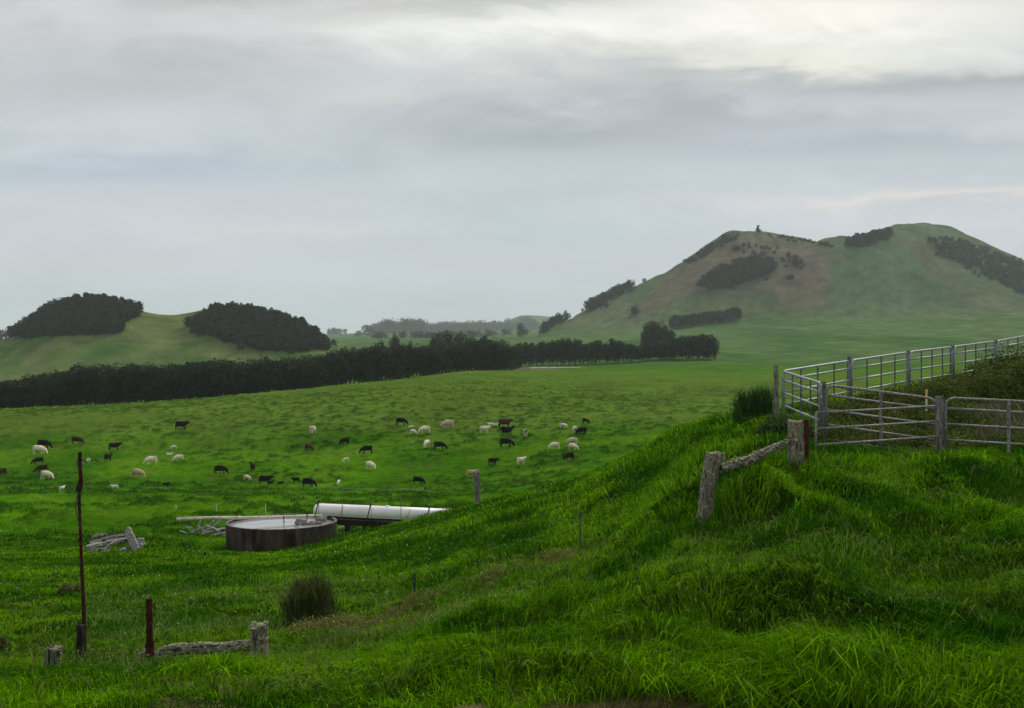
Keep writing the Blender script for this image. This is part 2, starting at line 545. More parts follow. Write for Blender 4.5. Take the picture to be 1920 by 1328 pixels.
M_greypost = simple_mat('grey_post_wood', (0.07, 0.065, 0.06), (0.27, 0.26, 0.24), scale=20, rough=0.9, bump=0.5, stretch=(1, 1, 0.2))
M_wall = simple_mat('stained_tank_wall', (0.020, 0.014, 0.010), (0.115, 0.095, 0.080), scale=2.6, rough=0.85, bump=0.3, stretch=(1, 1, 0.22), c3=(0.065, 0.043, 0.032), scale3=1.1, lo=0.36, hi=0.68, lo3=0.48, hi3=0.62)
M_rim = simple_mat('tank_rim', (0.05, 0.045, 0.04), (0.26, 0.245, 0.225), scale=6, rough=0.85)
M_white = simple_mat('white_paint', (0.84, 0.85, 0.87), (0.92, 0.92, 0.94), scale=2, rough=0.35, c3=(0.45, 0.43, 0.38), scale3=1.6, lo3=0.66, hi3=0.74)
M_pipe = simple_mat('pale_pipe', (0.50, 0.48, 0.37), (0.74, 0.71, 0.58), scale=5, rough=0.6, stretch=(0.3, 1, 1), c3=(0.12, 0.11, 0.08), scale3=4, lo3=0.6, hi3=0.68)
M_deck = simple_mat('tarred_beam', (0.008, 0.007, 0.006), (0.05, 0.045, 0.04), scale=9, rough=0.9, bump=0.5)
M_rail = simple_mat('green_handrail', (0.06, 0.09, 0.05), (0.20, 0.25, 0.17), scale=9, rough=0.6)
M_wire = simple_mat('black_wire', (0.01, 0.01, 0.01), rough=0.5)
M_stake = simple_mat('pale_stake', (0.50, 0.52, 0.42), (0.66, 0.66, 0.56), scale=12, rough=0.7)
M_orange = simple_mat('orange_paint', (0.62, 0.30, 0.08), (0.75, 0.45, 0.2), scale=14, rough=0.6)
M_trunk = simple_mat('tree_trunk', (0.02, 0.018, 0.015), (0.06, 0.052, 0.045), scale=3, rough=0.95)
M_leafdark = leaf_mat('dark_foliage', (0.006, 0.013, 0.007), (0.016, 0.030, 0.015), (0.042, 0.060, 0.028))
M_leafmid = leaf_mat('grey_green_foliage', (0.012, 0.022, 0.014), (0.022, 0.036, 0.022), (0.042, 0.056, 0.034), scale=0.12)
M_bush = leaf_mat('bush_foliage', (0.010, 0.034, 0.008), (0.030, 0.080, 0.016), (0.085, 0.155, 0.035), scale=2.5)
M_drybush = leaf_mat('twiggy_foliage', (0.014, 0.030, 0.005), (0.050, 0.080, 0.016), (0.20, 0.21, 0.08), scale=3.0)
M_weed = leaf_mat('weeds', (0.008, 0.028, 0.002), (0.042, 0.084, 0.008), (0.17, 0.185, 0.028), scale=1.0)
M_bracken = leaf_mat('dead_bracken', (0.045, 0.05, 0.012), (0.14, 0.14, 0.035), (0.28, 0.26, 0.09), scale=2.0)
M_flower = leaf_mat('yellow_flowers', (0.45, 0.36, 0.04), (0.6, 0.5, 0.07), (0.7, 0.65, 0.3), scale=3.0, transl=0.1)
M_pale_weed = leaf_mat('pale_clover', (0.18, 0.26, 0.11), (0.30, 0.38, 0.20), (0.48, 0.52, 0.36), scale=3.0, transl=0.2)

m, t, out = new_mat('still_water')
gb = t.n('ShaderNodeBsdfPrincipled', i_Roughness=0.06)
gb.inputs['Base Color'].default_value = (0.34, 0.35, 0.36, 1)
gb.inputs['Specular IOR Level'].default_value = 1.0
gb.inputs['IOR'].default_value = 1.9
nzw = t.n('ShaderNodeTexNoise', i_Scale=3.0, i_Detail=3.0)
tcw = t.n('ShaderNodeTexCoord')
t.l(tcw.outputs['Object'], nzw.inputs['Vector'])
bw = t.n('ShaderNodeBump', i_Strength=0.05, i_Distance=0.02)
t.l(nzw.outputs[0], bw.inputs['Height'])
t.l(bw.outputs[0], gb.inputs['Normal'])
t.l(gb.outputs[0], out.inputs[0])
M_water = m

# ------------------------------------------------------------------ ground: one sheet from behind the photographer to the horizon
def lin(a, b, t):
    t = np.asarray(t)[..., None]
    return np.asarray(a) * (1 - t) + np.asarray(b) * t


def ground_colour(X, D, Z):
    px = CX + F * X / np.maximum(D, 2)
    py = HY - Z / np.maximum(D, 2) * F
    n1 = fbm(X / 14, D / 9, 61, 3)
    c = lin((0.038, 0.122, 0.001), (0.062, 0.165, 0.003), sstep(0.35, 0.65, n1))
    # upper pasture: shorter, paler, yellower turf
    up = sstep(142, 168, D + (n1 - 0.5) * 20) * sstep(420, 300, D)
    c = lin(c, 0, 0 * up) * 1.0
    c = c * (1 - up[..., None] * 0.85) + np.array((0.090, 0.158, 0.024)) * (up * 0.85)[..., None]
    # coarse darker tufts of the grazed pasture
    tus = fbm(X / 1.25 + fbm(X / 6, D / 6, 23, 2), D / 0.95, 21, 3)
    dk = sstep(0.57, 0.66, tus) * sstep(0.22, 0.5, fbm(X / 16, D / 13, 25, 2)) * sstep(50, 75, D) * sstep(330, 190, D)
    c = c * (1 - dk[..., None] * np.array((0.62, 0.48, 0.6)))
    wn = sstep(0.62, 0.72, fbm(X / 7, D / 5, 65, 3)) * sstep(60, 80, D) * sstep(330, 200, D) * 0.25
    c = c * (1 - wn[..., None]) + np.array((0.105, 0.130, 0.022)) * wn[..., None]
    # bank under the long grass, darkened so gaps between blades read as shade
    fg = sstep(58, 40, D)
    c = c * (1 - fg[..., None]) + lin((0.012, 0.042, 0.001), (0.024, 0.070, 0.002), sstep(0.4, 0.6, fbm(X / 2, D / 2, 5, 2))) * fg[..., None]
    # far meadows and hills, greyed and lightened with haze put into the colours
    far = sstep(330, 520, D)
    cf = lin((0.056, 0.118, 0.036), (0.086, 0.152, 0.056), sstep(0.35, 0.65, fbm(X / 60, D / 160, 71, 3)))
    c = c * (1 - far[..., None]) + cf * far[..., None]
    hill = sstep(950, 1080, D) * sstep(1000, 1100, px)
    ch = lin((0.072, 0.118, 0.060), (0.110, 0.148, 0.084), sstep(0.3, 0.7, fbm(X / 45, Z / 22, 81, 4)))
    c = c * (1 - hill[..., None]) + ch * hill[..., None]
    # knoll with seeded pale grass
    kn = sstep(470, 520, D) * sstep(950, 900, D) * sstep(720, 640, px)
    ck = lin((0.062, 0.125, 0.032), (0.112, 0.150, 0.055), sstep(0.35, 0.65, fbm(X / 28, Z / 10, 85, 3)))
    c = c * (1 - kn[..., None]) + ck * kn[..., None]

    wx = px + (fbm(X / 30, Z / 22, 91, 3) - 0.5) * 60
    wy = py + (fbm(X / 34, Z / 18, 95, 3) - 0.5) * 40

    def zone(c, cx, cy, sx, sy, rot, colr, amt, soft=0.5):
        ca, sa = math.cos(math.radians(rot)), math.sin(math.radians(rot))
        dx, dy = wx - cx, wy - cy
        r = np.sqrt(((dx * ca + dy * sa) / sx) ** 2 + ((-dx * sa + dy * ca) / sy) ** 2)
        k = sstep(1 + soft, 1 - soft, r) * amt * hill
        return c * (1 - k[..., None]) + np.array(colr) * k[..., None]
    brown, heath, grn = (0.140, 0.116, 0.096), (0.104, 0.098, 0.076), (0.082, 0.145, 0.078)  # grn is greyed for haze as well
    c = zone(c, 1405, 498, 165, 58, -4, heath, 0.9, 0.3)
    c = zone(c, 1505, 520, 56, 66, 8, brown, 0.9, 0.25)
    c = zone(c, 1300, 520, 140, 22, -30, brown, 0.75)
    c = zone(c, 1460, 580, 190, 12, 0, (0.13, 0.12, 0.07), 0.5)
    c = zone(c, 1320, 485, 90, 16, -33, heath, 0.6)
    c = zone(c, 1740, 470, 90, 14, 8, (0.10, 0.095, 0.06), 0.7)
    c = zone(c, 1800, 540, 150, 16, 30, (0.11, 0.12, 0.065), 0.6)
    c = zone(c, 1640, 535, 88, 100, 10, grn, 0.9, 0.25)
    mott = 1 + (fbm(X / 10, D / 9 + Z / 3, 87, 3) - 0.5) * 0.75 * sstep(420, 600, D)
    c = c * mott[..., None]
    # bare soil and bracken litter inside the yard
    yard = sstep(1560, 1640, px + (n1 - 0.5) * 60) * sstep(21.5, 23.5, D) * sstep(38, 35, D)
    cy_ = lin((0.022, 0.030, 0.008), (0.060, 0.060, 0.022), fbm(X / 1.1, D / 1.1, 97, 3))
    c = c * (1 - yard[..., None]) + cy_ * yard[..., None]
    road = yard * sstep(1770, 1810, px) * sstep(30.0, 27.5, D) * sstep(22.5, 24, D)
    c = c * (1 - road[..., None]) + lin((0.035, 0.030, 0.028), (0.075, 0.065, 0.06), fbm(X / 0.8, D / 0.8, 99, 3)) * road[..., None]
    # dry verge where the mown roadside begins
    vg = sstep(8.16, 7.96, D + (fbm(X / 0.8, D / 0.8, 101, 2) - 0.5) * 0.9)
    vg = vg * sstep(60, 420, px) * sstep(1480, 1300, px)
    c = c * (1 - vg[..., None]) + lin((0.07, 0.055, 0.028), (0.20, 0.165, 0.09), fbm(X / 0.25, D / 0.25, 103, 3)) * vg[..., None]
    return np.clip(c, 0.003, 1)


def build_ground():
    ns = 1000
    s = np.linspace(-0.92, 0.92, ns)
    Dn = np.concatenate([np.linspace(-30, 5.5, 20), np.exp(np.linspace(math.log(6), math.log(60), 420)), np.exp(np.linspace(math.log(60.3), math.log(420), 640)), np.exp(np.linspace(math.log(424), math.log(6400), 330))])
    S, D = np.meshgrid(s, Dn)
    X = S * (np.maximum(D, 0) + 12)
    Z = terrain_z(X, D)
    V = np.stack([X, D, Z], -1).reshape(-1, 3)
    nr = len(Dn)
    i = np.arange(nr - 1)[:, None] * ns + np.arange(ns - 1)[None]
    Q = np.stack([i, i + 1, i + ns + 1, i + ns], -1).reshape(-1, 4)
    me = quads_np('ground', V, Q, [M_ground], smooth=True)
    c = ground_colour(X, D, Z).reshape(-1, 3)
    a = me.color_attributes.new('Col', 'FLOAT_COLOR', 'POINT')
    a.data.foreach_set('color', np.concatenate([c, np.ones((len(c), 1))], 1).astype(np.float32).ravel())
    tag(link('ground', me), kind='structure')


build_ground()


# ------------------------------------------------------------------ grass
def blades(P, h, w, lean, az, col, seg_bend=0.5):
    """P (n,3) roots; returns verts (n*5,3) and faces; each blade is a quad and a tip"""
    n = len(P)
    side = np.stack([np.cos(az), np.sin(az), np.zeros(n)], 1)
    laz = lean[:, 1]
    ld = np.stack([np.cos(laz), np.sin(laz), np.zeros(n)], 1)
    la = lean[:, 0][:, None]
    h = h[:, None]
    w = w[:, None]
    mid = P + np.array([0, 0, 1.0]) * h * 0.55 + ld * la * h * 0.30
    tip = P + np.array([0, 0, 1.0]) * h * (1.0 - 0.5 * la) + ld * la * h * 0.95
    V = np.stack([P - side * w / 2, P + side * w / 2, mid + side * w * 0.42, mid - side * w * 0.42, tip], 1).reshape(-1, 3)
    b = np.arange(n) * 5
    loops = np.stack([b, b + 1, b + 2, b + 3, b + 3, b + 2, b + 4], 1).ravel()
    st = np.stack([np.arange(n) * 7, np.arange(n) * 7 + 4], 1).ravel()
    tt = np.tile([4, 3], n)
    return V, loops, st, tt, np.repeat(col, 5, axis=0)


def grass_obj(name, parts, label):
    Vs, Ls, Ss, Ts, Cs = [], [], [], [], []
    vo = lo = 0
    for V, l, s_, t_, c in parts:
        Vs.append(V); Ls.append(l + vo); Ss.append(s_ + lo); Ts.append(t_); Cs.append(c)
        vo += len(V); lo += len(l)
    me = mesh_np(name, np.concatenate(Vs), np.concatenate(Ls), np.concatenate(Ss), np.concatenate(Ts), [M_blade])
    C_ = np.concatenate(Cs)
    a = me.color_attributes.new('Col', 'FLOAT_COLOR', 'POINT')
    a.data.foreach_set('color', np.concatenate([C_, np.ones((len(C_), 1))], 1).astype(np.float32).ravel())
    return tag(link(name, me), label, 'grass', kind='stuff')


TANK = at(528.5, 977, 49.0)
TANK_R = 3.0
KEEP_OUT = [(TANK.x, TANK.y, TANK_R + 0.1)]


def near_grass():
    N = 520000
    D = np.exp(rng.uniform(math.log(7.7), math.log(62), N))
    px = rng.uniform(-60, 1980, N)
    X = (px - CX) / F * D
    keep = np.ones(N, bool)
    for (x, y, r) in KEEP_OUT:
        keep &= (X - x) ** 2 + (D - y) ** 2 > r * r
    yard = (px > 1585) & (D > 22.6) & (D < 36)
    keep &= ~(yard & (rng.random(N) < 0.93))
    dens = fbm(X / 0.55, D / 0.5, 111, 2)
    keep &= rng.random(N) < sstep(0.22, 0.55, dens) * 0.6 + 0.4
    X, D, px = X[keep], D[keep], px[keep]
    n = len(X)
    Z = terrain_z(X, D)
    big = fbm(X / 2.6, D / 2.0, 113, 2)
    sml = fbm(X / 0.5, D / 0.45, 117, 2)
    rightness = sstep(500, 1400, px)
    h = (0.10 + 0.12 * rightness) * (0.55 + 0.9 * sstep(0.3, 0.7, big)) * (0.6 + 0.8 * sml) * rng.uniform(0.55, 1.35, n) * sstep(75, 30, D) * 1.25 + 0.04
    verge = (D < 8.04 + (fbm(X / 0.7, D / 0.7, 119, 2) - 0.5) * 0.8) & (px > 60 + 320 * rng.random(n)) & (px < 1480 - 180 * rng.random(n))
    h = np.where(verge, h * 0.35, h)
    w = 0.0085 * rng.uniform(0.6, 1.5, n) * np.maximum(1, D / 11.0)
    flow = fbm(X / 1.6, D / 1.4, 121, 2) * 4 * math.pi + rng.normal(0, 1.0, n)
    lean = np.stack([np.clip(rng.normal(0.95, 0.40, n) + 0.4 * (big - 0.5), 0.05, 1.6), flow], 1)
    r = rng.random(n)
    hue = np.clip(fbm(X / 2.4, D / 2.0, 123, 3) + rng.normal(0, 0.10, n), 0, 1)
    hue = sstep(0.30, 0.66, hue)
    c = lin((0.026, 0.125, 0.001), (0.150, 0.340, 0.003), hue)
    c = c * (0.36 + 1.5 * r ** 1.5)[:, None]
    pale = r > 0.965
    c[pale] = lin((0.12, 0.24, 0.03), (0.26, 0.34, 0.10), rng.random(pale.sum()))
    dry = verge & (rng.random(n) < 0.75)
    c[dry] = lin((0.12, 0.10, 0.04), (0.32, 0.27, 0.14), rng.random(dry.sum()))
    # dead thatch along the old fence line, from the log rail up the bank
    fy = np.interp(px, [540, 640, 780, 900, 1090, 1200], [1235, 1205, 1165, 1115, 1050, 1010])
    pyv = HY - Z / D * F
    th = np.exp(-((pyv - fy) / 14.0) ** 2) * sstep(520, 600, px) * sstep(1300, 1150, px)
    th = (rng.random(n) < th * (0.25 + 0.9 * sstep(1150, 600, px)) * sstep(0.35, 0.6, fbm(X / 0.8, D / 0.8, 127, 2)))
    c[th] = lin((0.08, 0.11, 0.02), (0.24, 0.23, 0.08), rng.random(th.sum()))
    P = np.stack([X, D, Z - 0.02], 1)
    return blades(P, h, w, lean, rng.uniform(0, math.pi, n), c)


def long_stems():
    n = 14000
    D = np.exp(rng.uniform(math.log(10.0), math.log(28), n))
    px = rng.uniform(150, 1960, n)
    X = (px - CX) / F * D
    ok = (rng.random(n) < sstep(0.4, 0.7, fbm(X / 1.3, D / 1.2, 131, 2)) + 0.15) & ~((px > 1560) & (D > 21.5))
    X, D = X[ok], D[ok]
    n = len(X)
    Z = terrain_z(X, D)
    c = lin((0.06, 0.17, 0.01), (0.24, 0.32, 0.09), rng.random(n))
    lean = np.stack([rng.uniform(0.5, 1.8, n), rng.uniform(0, 2 * math.pi, n)], 1)
    return blades(np.stack([X, D, Z], 1), rng.uniform(0.22, 0.48, n), 0.0060 * np.maximum(1, D / 11), lean, rng.uniform(0, math.pi, n), c)


def pasture_grass():
    N = 260000
    D = np.exp(rng.uniform(math.log(45), math.log(235), N))
    px = rng.uniform(-40, 1500, N)
    X = (px - CX) / F * D
    tus = fbm(X / 1.25 + fbm(X / 6, D / 6, 23, 2), D / 0.95, 21, 3)
    k = sstep(0.53, 0.64, tus) * sstep(0.22, 0.5, fbm(X / 16, D / 13, 25, 2))
    keep = rng.random(N) < 0.34 + 0.66 * k
    for (x, y, r) in KEEP_OUT:
        keep &= (X - x) ** 2 + (D - y) ** 2 > r * r
    X, D, k = X[keep], D[keep], k[keep]
    n = len(X)
    Z = terrain_z(X, D)
    n1 = fbm(X / 14, D / 9, 61, 3)
    up = sstep(142, 168, D + (n1 - 0.5) * 20)
    h = (0.05 + 0.22 * k * (1 - up * 0.45)) * rng.uniform(0.6, 1.4, n)
    w = rng.uniform(0.6, 1.3, n) * 0.035 * D / 60
    c = lin((0.040, 0.130, 0.001), (0.084, 0.200, 0.004), rng.random(n))
    c = c * (1 - up)[:, None] + lin((0.09, 0.16, 0.02), (0.15, 0.22, 0.04), rng.random(n)) * up[:, None]
    dark = rng.random(n) < k * 0.8
    c[dark] = lin((0.008, 0.036, 0.002), (0.022, 0.075, 0.004), rng.random(dark.sum()))
    lean = np.stack([rng.uniform(0.3, 1.2, n), rng.uniform(0, 2 * math.pi, n)], 1)
    return blades(np.stack([X, D, Z - 0.01], 1), h, w, lean, rng.uniform(0, math.pi, n), c)


def broad_weeds():
    n = 5200
    D = np.exp(rng.uniform(math.log(8.4), math.log(34), n))
    px = rng.uniform(-20, 1940, n)
    X = (px - CX) / F * D
    ok = (fbm(X / 1.7, D / 1.4, 151, 2) > 0.56) & ~((px > 1540) & (D > 21))
    X, D = np.repeat(X[ok], 7), np.repeat(D[ok], 7)
    n = len(X)
    X = X + rng.normal(0, 0.035, n)
    D = D + rng.normal(0, 0.035, n)
    Z = terrain_z(X, D)
    c = lin((0.030, 0.10, 0.006), (0.12, 0.22, 0.02), rng.random(n)) * rng.uniform(0.6, 1.3, n)[:, None]
    lean = np.stack([rng.uniform(0.7, 1.5, n), rng.uniform(0, 2 * math.pi, n)], 1)
    return blades(np.stack([X, D, Z + 0.05], 1), rng.uniform(0.10, 0.22, n), 0.022 * np.maximum(1, D / 14), lean, rng.uniform(0, math.pi, n), c)


def straw():
    n = 7000
    D = np.exp(rng.uniform(math.log(8.0), math.log(24), n))
    px = rng.uniform(-20, 1940, n)
    X = (px - CX) / F * D
    ok = (rng.random(n) < sstep(0.45, 0.75, fbm(X / 1.1, D / 0.9, 161, 3)) + 0.04) & ~((px > 1540) & (D > 21))
    X, D = X[ok], D[ok]
    n = len(X)
    Z = terrain_z(X, D)
    c = lin((0.10, 0.10, 0.03), (0.34, 0.30, 0.14), rng.random(n))
    lean = np.stack([rng.uniform(0.9, 1.9, n), rng.uniform(0, 2 * math.pi, n)], 1)
    return blades(np.stack([X, D, Z + 0.04], 1), rng.uniform(0.15, 0.34, n), 0.0055 * np.maximum(1, D / 11), lean, rng.uniform(0, math.pi, n), c)


grass_obj('grass', [near_grass(), long_stems(), broad_weeds(), straw()], 'long lush green grass covering the near bank in wind-combed tufts')
grass_obj('pasture_grass', [pasture_grass()], 'grazed pasture turf with coarse darker tufts around the cattle')
#@@OBJECTS
# ------------------------------------------------------------------ trees
def leaf_cloud(r, lobes, n, size, zmin=None, up=0.3):
    """n leaf-clump faces over the shells of uneven lobes; returns quads"""
    L = np.array(lobes, float)                     # cx cy cz rx ry rz
    wgt = (L[:, 3] * L[:, 5]) ** 1.0
    k = r.choice(len(L), n, p=wgt / wgt.sum())
    d = r.normal(size=(n, 3))
    d /= np.linalg.norm(d, axis=1)[:, None]
    rad = np.clip(r.normal(0.92, 0.12, n), 0.4, 1.22)
    C = L[k, :3] + d * L[k, 3:6] * rad[:, None]
    if zmin is not None:
        C[:, 2] = np.maximum(C[:, 2], zmin + r.random(n) * 0.3)
    nrm = d + r.normal(0, 0.55, (n, 3)) + np.array([0, 0, up])
    nrm /= np.linalg.norm(nrm, axis=1)[:, None]
    a = np.cross(nrm, r.normal(size=(n, 3)))
    a /= np.linalg.norm(a, axis=1)[:, None]
    b = np.cross(nrm, a)
    s = size * r.uniform(0.55, 1.35, n)[:, None]
    a, b = a * s, b * s * 0.62
    V = np.stack([C - a, C - b * 0.9, C + a, C + b], 1).reshape(-1, 3)
    return V, np.arange(n * 4).reshape(-1, 4)


def crown_lobes(r, h, w, bare, nl=12, shape='round'):
    lobes = []
    ch = h - bare
    for i in range(nl):
        z = bare + ch * (0.12 + 0.80 * (i + r.random()) / nl)
        tt = (z - bare) / ch
        env = (math.sin(math.pi * min(0.16 + tt * 0.82, 1)) ** 0.6) if shape == 'round' else (1.05 - tt) * 0.95
        rr = w * 0.5 * env
        a = r.random() * 6.283
        q = rr * 0.55 * math.sqrt(r.random())
        s = (0.62 if shape == 'round' else 0.5) * rr * r.uniform(0.7, 1.15) + 0.08 * w
        lobes.append((math.cos(a) * q, math.sin(a) * q, min(z, h - s * 0.75), s, s, s * r.uniform(0.7, 1.0)))
    lobes.append((0, 0, h - w * 0.16, w * 0.2, w * 0.2, w * 0.17))
    return lobes


def tree_meshes(seed, h, w, bare, n, leaf, mat, shape='round', limbs=5):
    r = np.random.default_rng(seed)
    lobes = crown_lobes(r, h, w, bare, shape=shape)
    V, Q = leaf_cloud(r, lobes, n, leaf)
    crown = quads_np('crown', V, Q, [mat])
    mb = MB()
    mb.tube([(0, 0, -0.5), (0.05, 0, bare * 0.5), (0.0, 0.08, bare + 0.5), (0.1, 0, h * 0.7)], [w * 0.045, w * 0.036, w * 0.028, w * 0.008], 7, wob=0.1, seed=seed)
    for i in range(limbs):
        l = lobes[i * 2 % len(lobes)]
        z0 = bare * r.uniform(0.6, 1.1) + 0.2
        mb.tube([(0, 0, z0), (l[0] * 0.6, l[1] * 0.6, (z0 + l[2]) / 2), (l[0], l[1], l[2])], [w * 0.02, w * 0.014, w * 0.005], 5)
    me = bpy.data.meshes.new('trunk')
    me.from_pydata([tuple(v) for v in mb.v], [], mb.f)
    me.materials.append(M_trunk)
    me.update()
    return crown, me


M_leafolive = leaf_mat('olive_foliage', (0.008, 0.013, 0.005), (0.022, 0.030, 0.012), (0.050, 0.058, 0.024))
BELT = [tree_meshes(100 + i, 10, 7.2 + (i % 3), 0.9, 1500, 0.34, M_leafolive if i % 3 == 1 else M_leafdark, limbs=4) for i in range(8)]
ROWT = [tree_meshes(200 + i, 10, 7.2, 1.5, 1100, 0.42, M_leafdark, limbs=4) for i in range(4)]
LONE = [tree_meshes(300 + i, 10, 9, 1.0, 700, 0.5, M_leafmid, limbs=3) for i in range(3)]
CONI = [tree_meshes(320, 10, 6.0, 0.8, 700, 0.4, M_leafmid, shape='cone', limbs=2)]


def place_tree(kinds, px, py_top, D, label, cat, group, wpx=None, name='broadleaf_tree', py_base=None, vary=True):
    X = (px - CX) / F * D
    z0 = gz(X, D) if py_base is None else (HY - py_base) / F * D
    top = (HY - py_top) / F * D
    s = max((top - z0) / 10.0, 0.12)
    cm, tm = random.choice(kinds)
    o = empty(name, (X, D, z0), random.uniform(0, 6.28) if vary else 0)
    sx = s if wpx is None else wpx / F * D / 8.0
    o.scale = (sx, sx, s)
    link('crown', cm, o)
    link('trunk', tm, o)
    return tag(o, label, cat, group)


def belt():
    tops = ([-60, 0, 34, 60, 103, 155, 200, 240, 300, 343, 380, 412, 440, 464, 515, 560, 584, 619, 653, 704, 733, 770, 808, 837, 870, 912, 946, 975],
            [716, 715, 714, 705, 700, 690, 692, 684, 686, 684, 681, 676, 681, 680, 674, 673, 668, 657, 656, 647, 648, 646, 643, 640, 645, 637, 645, 652])
    rnd = random.Random(4)
    px = -45.0
    i = 0
    while px < 950:
        D0 = np.interp(px, [0, 500, 700, 955], [208, 248, 285, 352])
        D = D0 + [0, 7, 14][i % 3] + rnd.uniform(-1.5, 1.5)
        top = np.interp(px, *tops) + rnd.uniform(-4, 6) + 9 * (float(vnoise(px / 45.0, 0.5, 5)) - 0.5) + (3 if i % 3 == 0 else 0)
        place_tree(BELT, px, top, D, 'dark bushy tree in the long shelter belt at the far edge of the pasture', 'tree', 'trees of the long dark shelter belt', wpx=rnd.uniform(36, 66) * 225 / D0, name='belt_tree')
        px += rnd.uniform(6.5, 9.5) * 225 / D0 + 1.0
        i += 1
    for i, (px, top, D, w) in enumerate(((952, 648, 362, 24), (958, 651, 385, 22), (964, 650, 405, 22), (970, 649, 425, 20), (976, 648, 435, 20))):
        place_tree(BELT, px, top, D, 'dark bushy tree in the long shelter belt at the far edge of the pasture', 'tree', 'trees of the long dark shelter belt', wpx=w, name='belt_tree')
    # end of the belt and the taller trees that stand up behind it
    for px, top, D, w in ((908, 631, 372, 34), (922, 637, 366, 30), (838, 622, 480, 46), (862, 624, 500, 40), (818, 628, 470, 36), (884, 632, 470, 34), (740, 630, 460, 24), (744, 636, 452, 20), (770, 641, 470, 16)):
        place_tree(BELT, px, top, D, 'taller round tree standing up behind the end of the dark shelter belt', 'tree', 'taller trees behind the end of the shelter belt', wpx=w, name='belt_tree')


def rows():
    rnd = random.Random(9)
    # the trunked row
    for i in range(34):
        px = 962 + i * 7.35 + rnd.uniform(-1.5, 1.5)
        t = (px - 962) / 243
        D = 445 + 15 * t + (i % 2) * 6
        place_tree(ROWT, px, np.interp(px, [960, 990, 1067, 1110, 1150, 1204], [650, 645, 638, 643, 638, 650]) + rnd.uniform(-4, 5), D,
                   'slim trunked tree in the thin straight row across the meadow', 'tree', 'trees of the thin row with bare trunks', wpx=rnd.uniform(16, 24), name='row_tree')
    for i in range(20):
        px = 1214 + i * 6.6 + rnd.uniform(-1.5, 1.5)
        top = np.interp(px, [1210, 1230, 1300, 1335, 1345], [644, 640, 627, 628, 640]) + rnd.uniform(-1, 3)
        place_tree(ROWT, px, top, 470 + (i % 3) * 6, 'trunked tree in the short dense row beside the thin row', 'tree', 'trees of the short dense row', wpx=rnd.uniform(22, 30), name='row_tree')
    for i, (px, top, D, w) in enumerate(((1212, 606, 560, 24), (1222, 601, 566, 30), (1236, 604, 570, 28), (1228, 612, 552, 26), (1246, 612, 560, 26), (1258, 619, 545, 24), (1210, 618, 548, 22), (1240, 622, 540, 24))):
        place_tree(BELT, px, top, D, 'round tree in the small clump behind the short dense row', 'tree', 'trees of the clump behind the short row', wpx=w, name='clump_tree')
    for i in range(22):
        px = 1260 + i * 5.9 + rnd.uniform(-1, 1)
        x, d, z = hit(px, np.interp(px, [1260, 1392], [619, 600]), 350, 1200)
        top = np.interp(px, [1255, 1300, 1350, 1383, 1392], [592, 588, 582, 575, 584]) + rnd.uniform(-1, 2)
        place_tree(ROWT, px, top, d + (i % 3) * 5, 'tree in the hedge-like row standing at the foot of the double hill', 'tree', 'trees of the row at the foot of the hill', wpx=rnd.uniform(15, 19), name='row_tree')


def wood(name, label, seed, poly, n, hm, wm, d0, d1, mat, faces=170, leaf=0.9, cat='wood', lift=0.0, shape='round', fixed=None):
    """a far wood that reads as one mass: many small trees standing on the slope inside an outline"""
    r = np.random.default_rng(seed)
    P = np.array(poly, float)
    x0, y0 = P.min(0)
    x1, y1 = P.max(0)

    def inside(x, y):
        c = False
        j = len(P) - 1
        for i in range(len(P)):
            if (P[i, 1] > y) != (P[j, 1] > y) and x < (P[j, 0] - P[i, 0]) * (y - P[i, 1]) / (P[j, 1] - P[i, 1]) + P[i, 0]:
                c = not c
            j = i
        return c
    base = []
    for k in range(5):
        lobes = crown_lobes(r, 1.0, wm / hm, 0.04, nl=7, shape=shape)
        base.append(leaf_cloud(r, lobes, faces, leaf / hm))
    Vs, Qs, vo, cnt, tries = [], [], 0, 0, 0
    while cnt < n and tries < n * 30:
        tries += 1
        px, py = r.uniform(x0, x1), r.uniform(y0, y1)
        if not inside(px, py):
            continue
        if fixed is None:
            if r.random() < 0.12:
                px, py = px + r.normal(0, 7), py + abs(r.normal(0, 4))
            X, D, Z = hit(px, py, d0, d1)
        else:
            D = np.interp(px, *fixed[0]) + r.uniform(-1, 1) * fixed[1]
            X = (px - CX) / F * D
            Z = gz(X, D)
        s = hm * r.uniform(0.86, 1.10)
        a = r.uniform(0, 6.283)
        V, Q = base[r.integers(5)]
        R = np.array([[math.cos(a), -math.sin(a), 0], [math.sin(a), math.cos(a), 0], [0, 0, 1]])
        Vs.append((V * s) @ R.T * np.array([1, 1, r.uniform(0.85, 1.2)]) + np.array([X, D, Z - lift]))
        Qs.append(Q + vo)
        vo += len(V)
        cnt += 1
    me = quads_np(name, np.concatenate(Vs), np.concatenate(Qs), [mat])
    return tag(link(name, me), label, cat, kind='stuff')


belt()
rows()
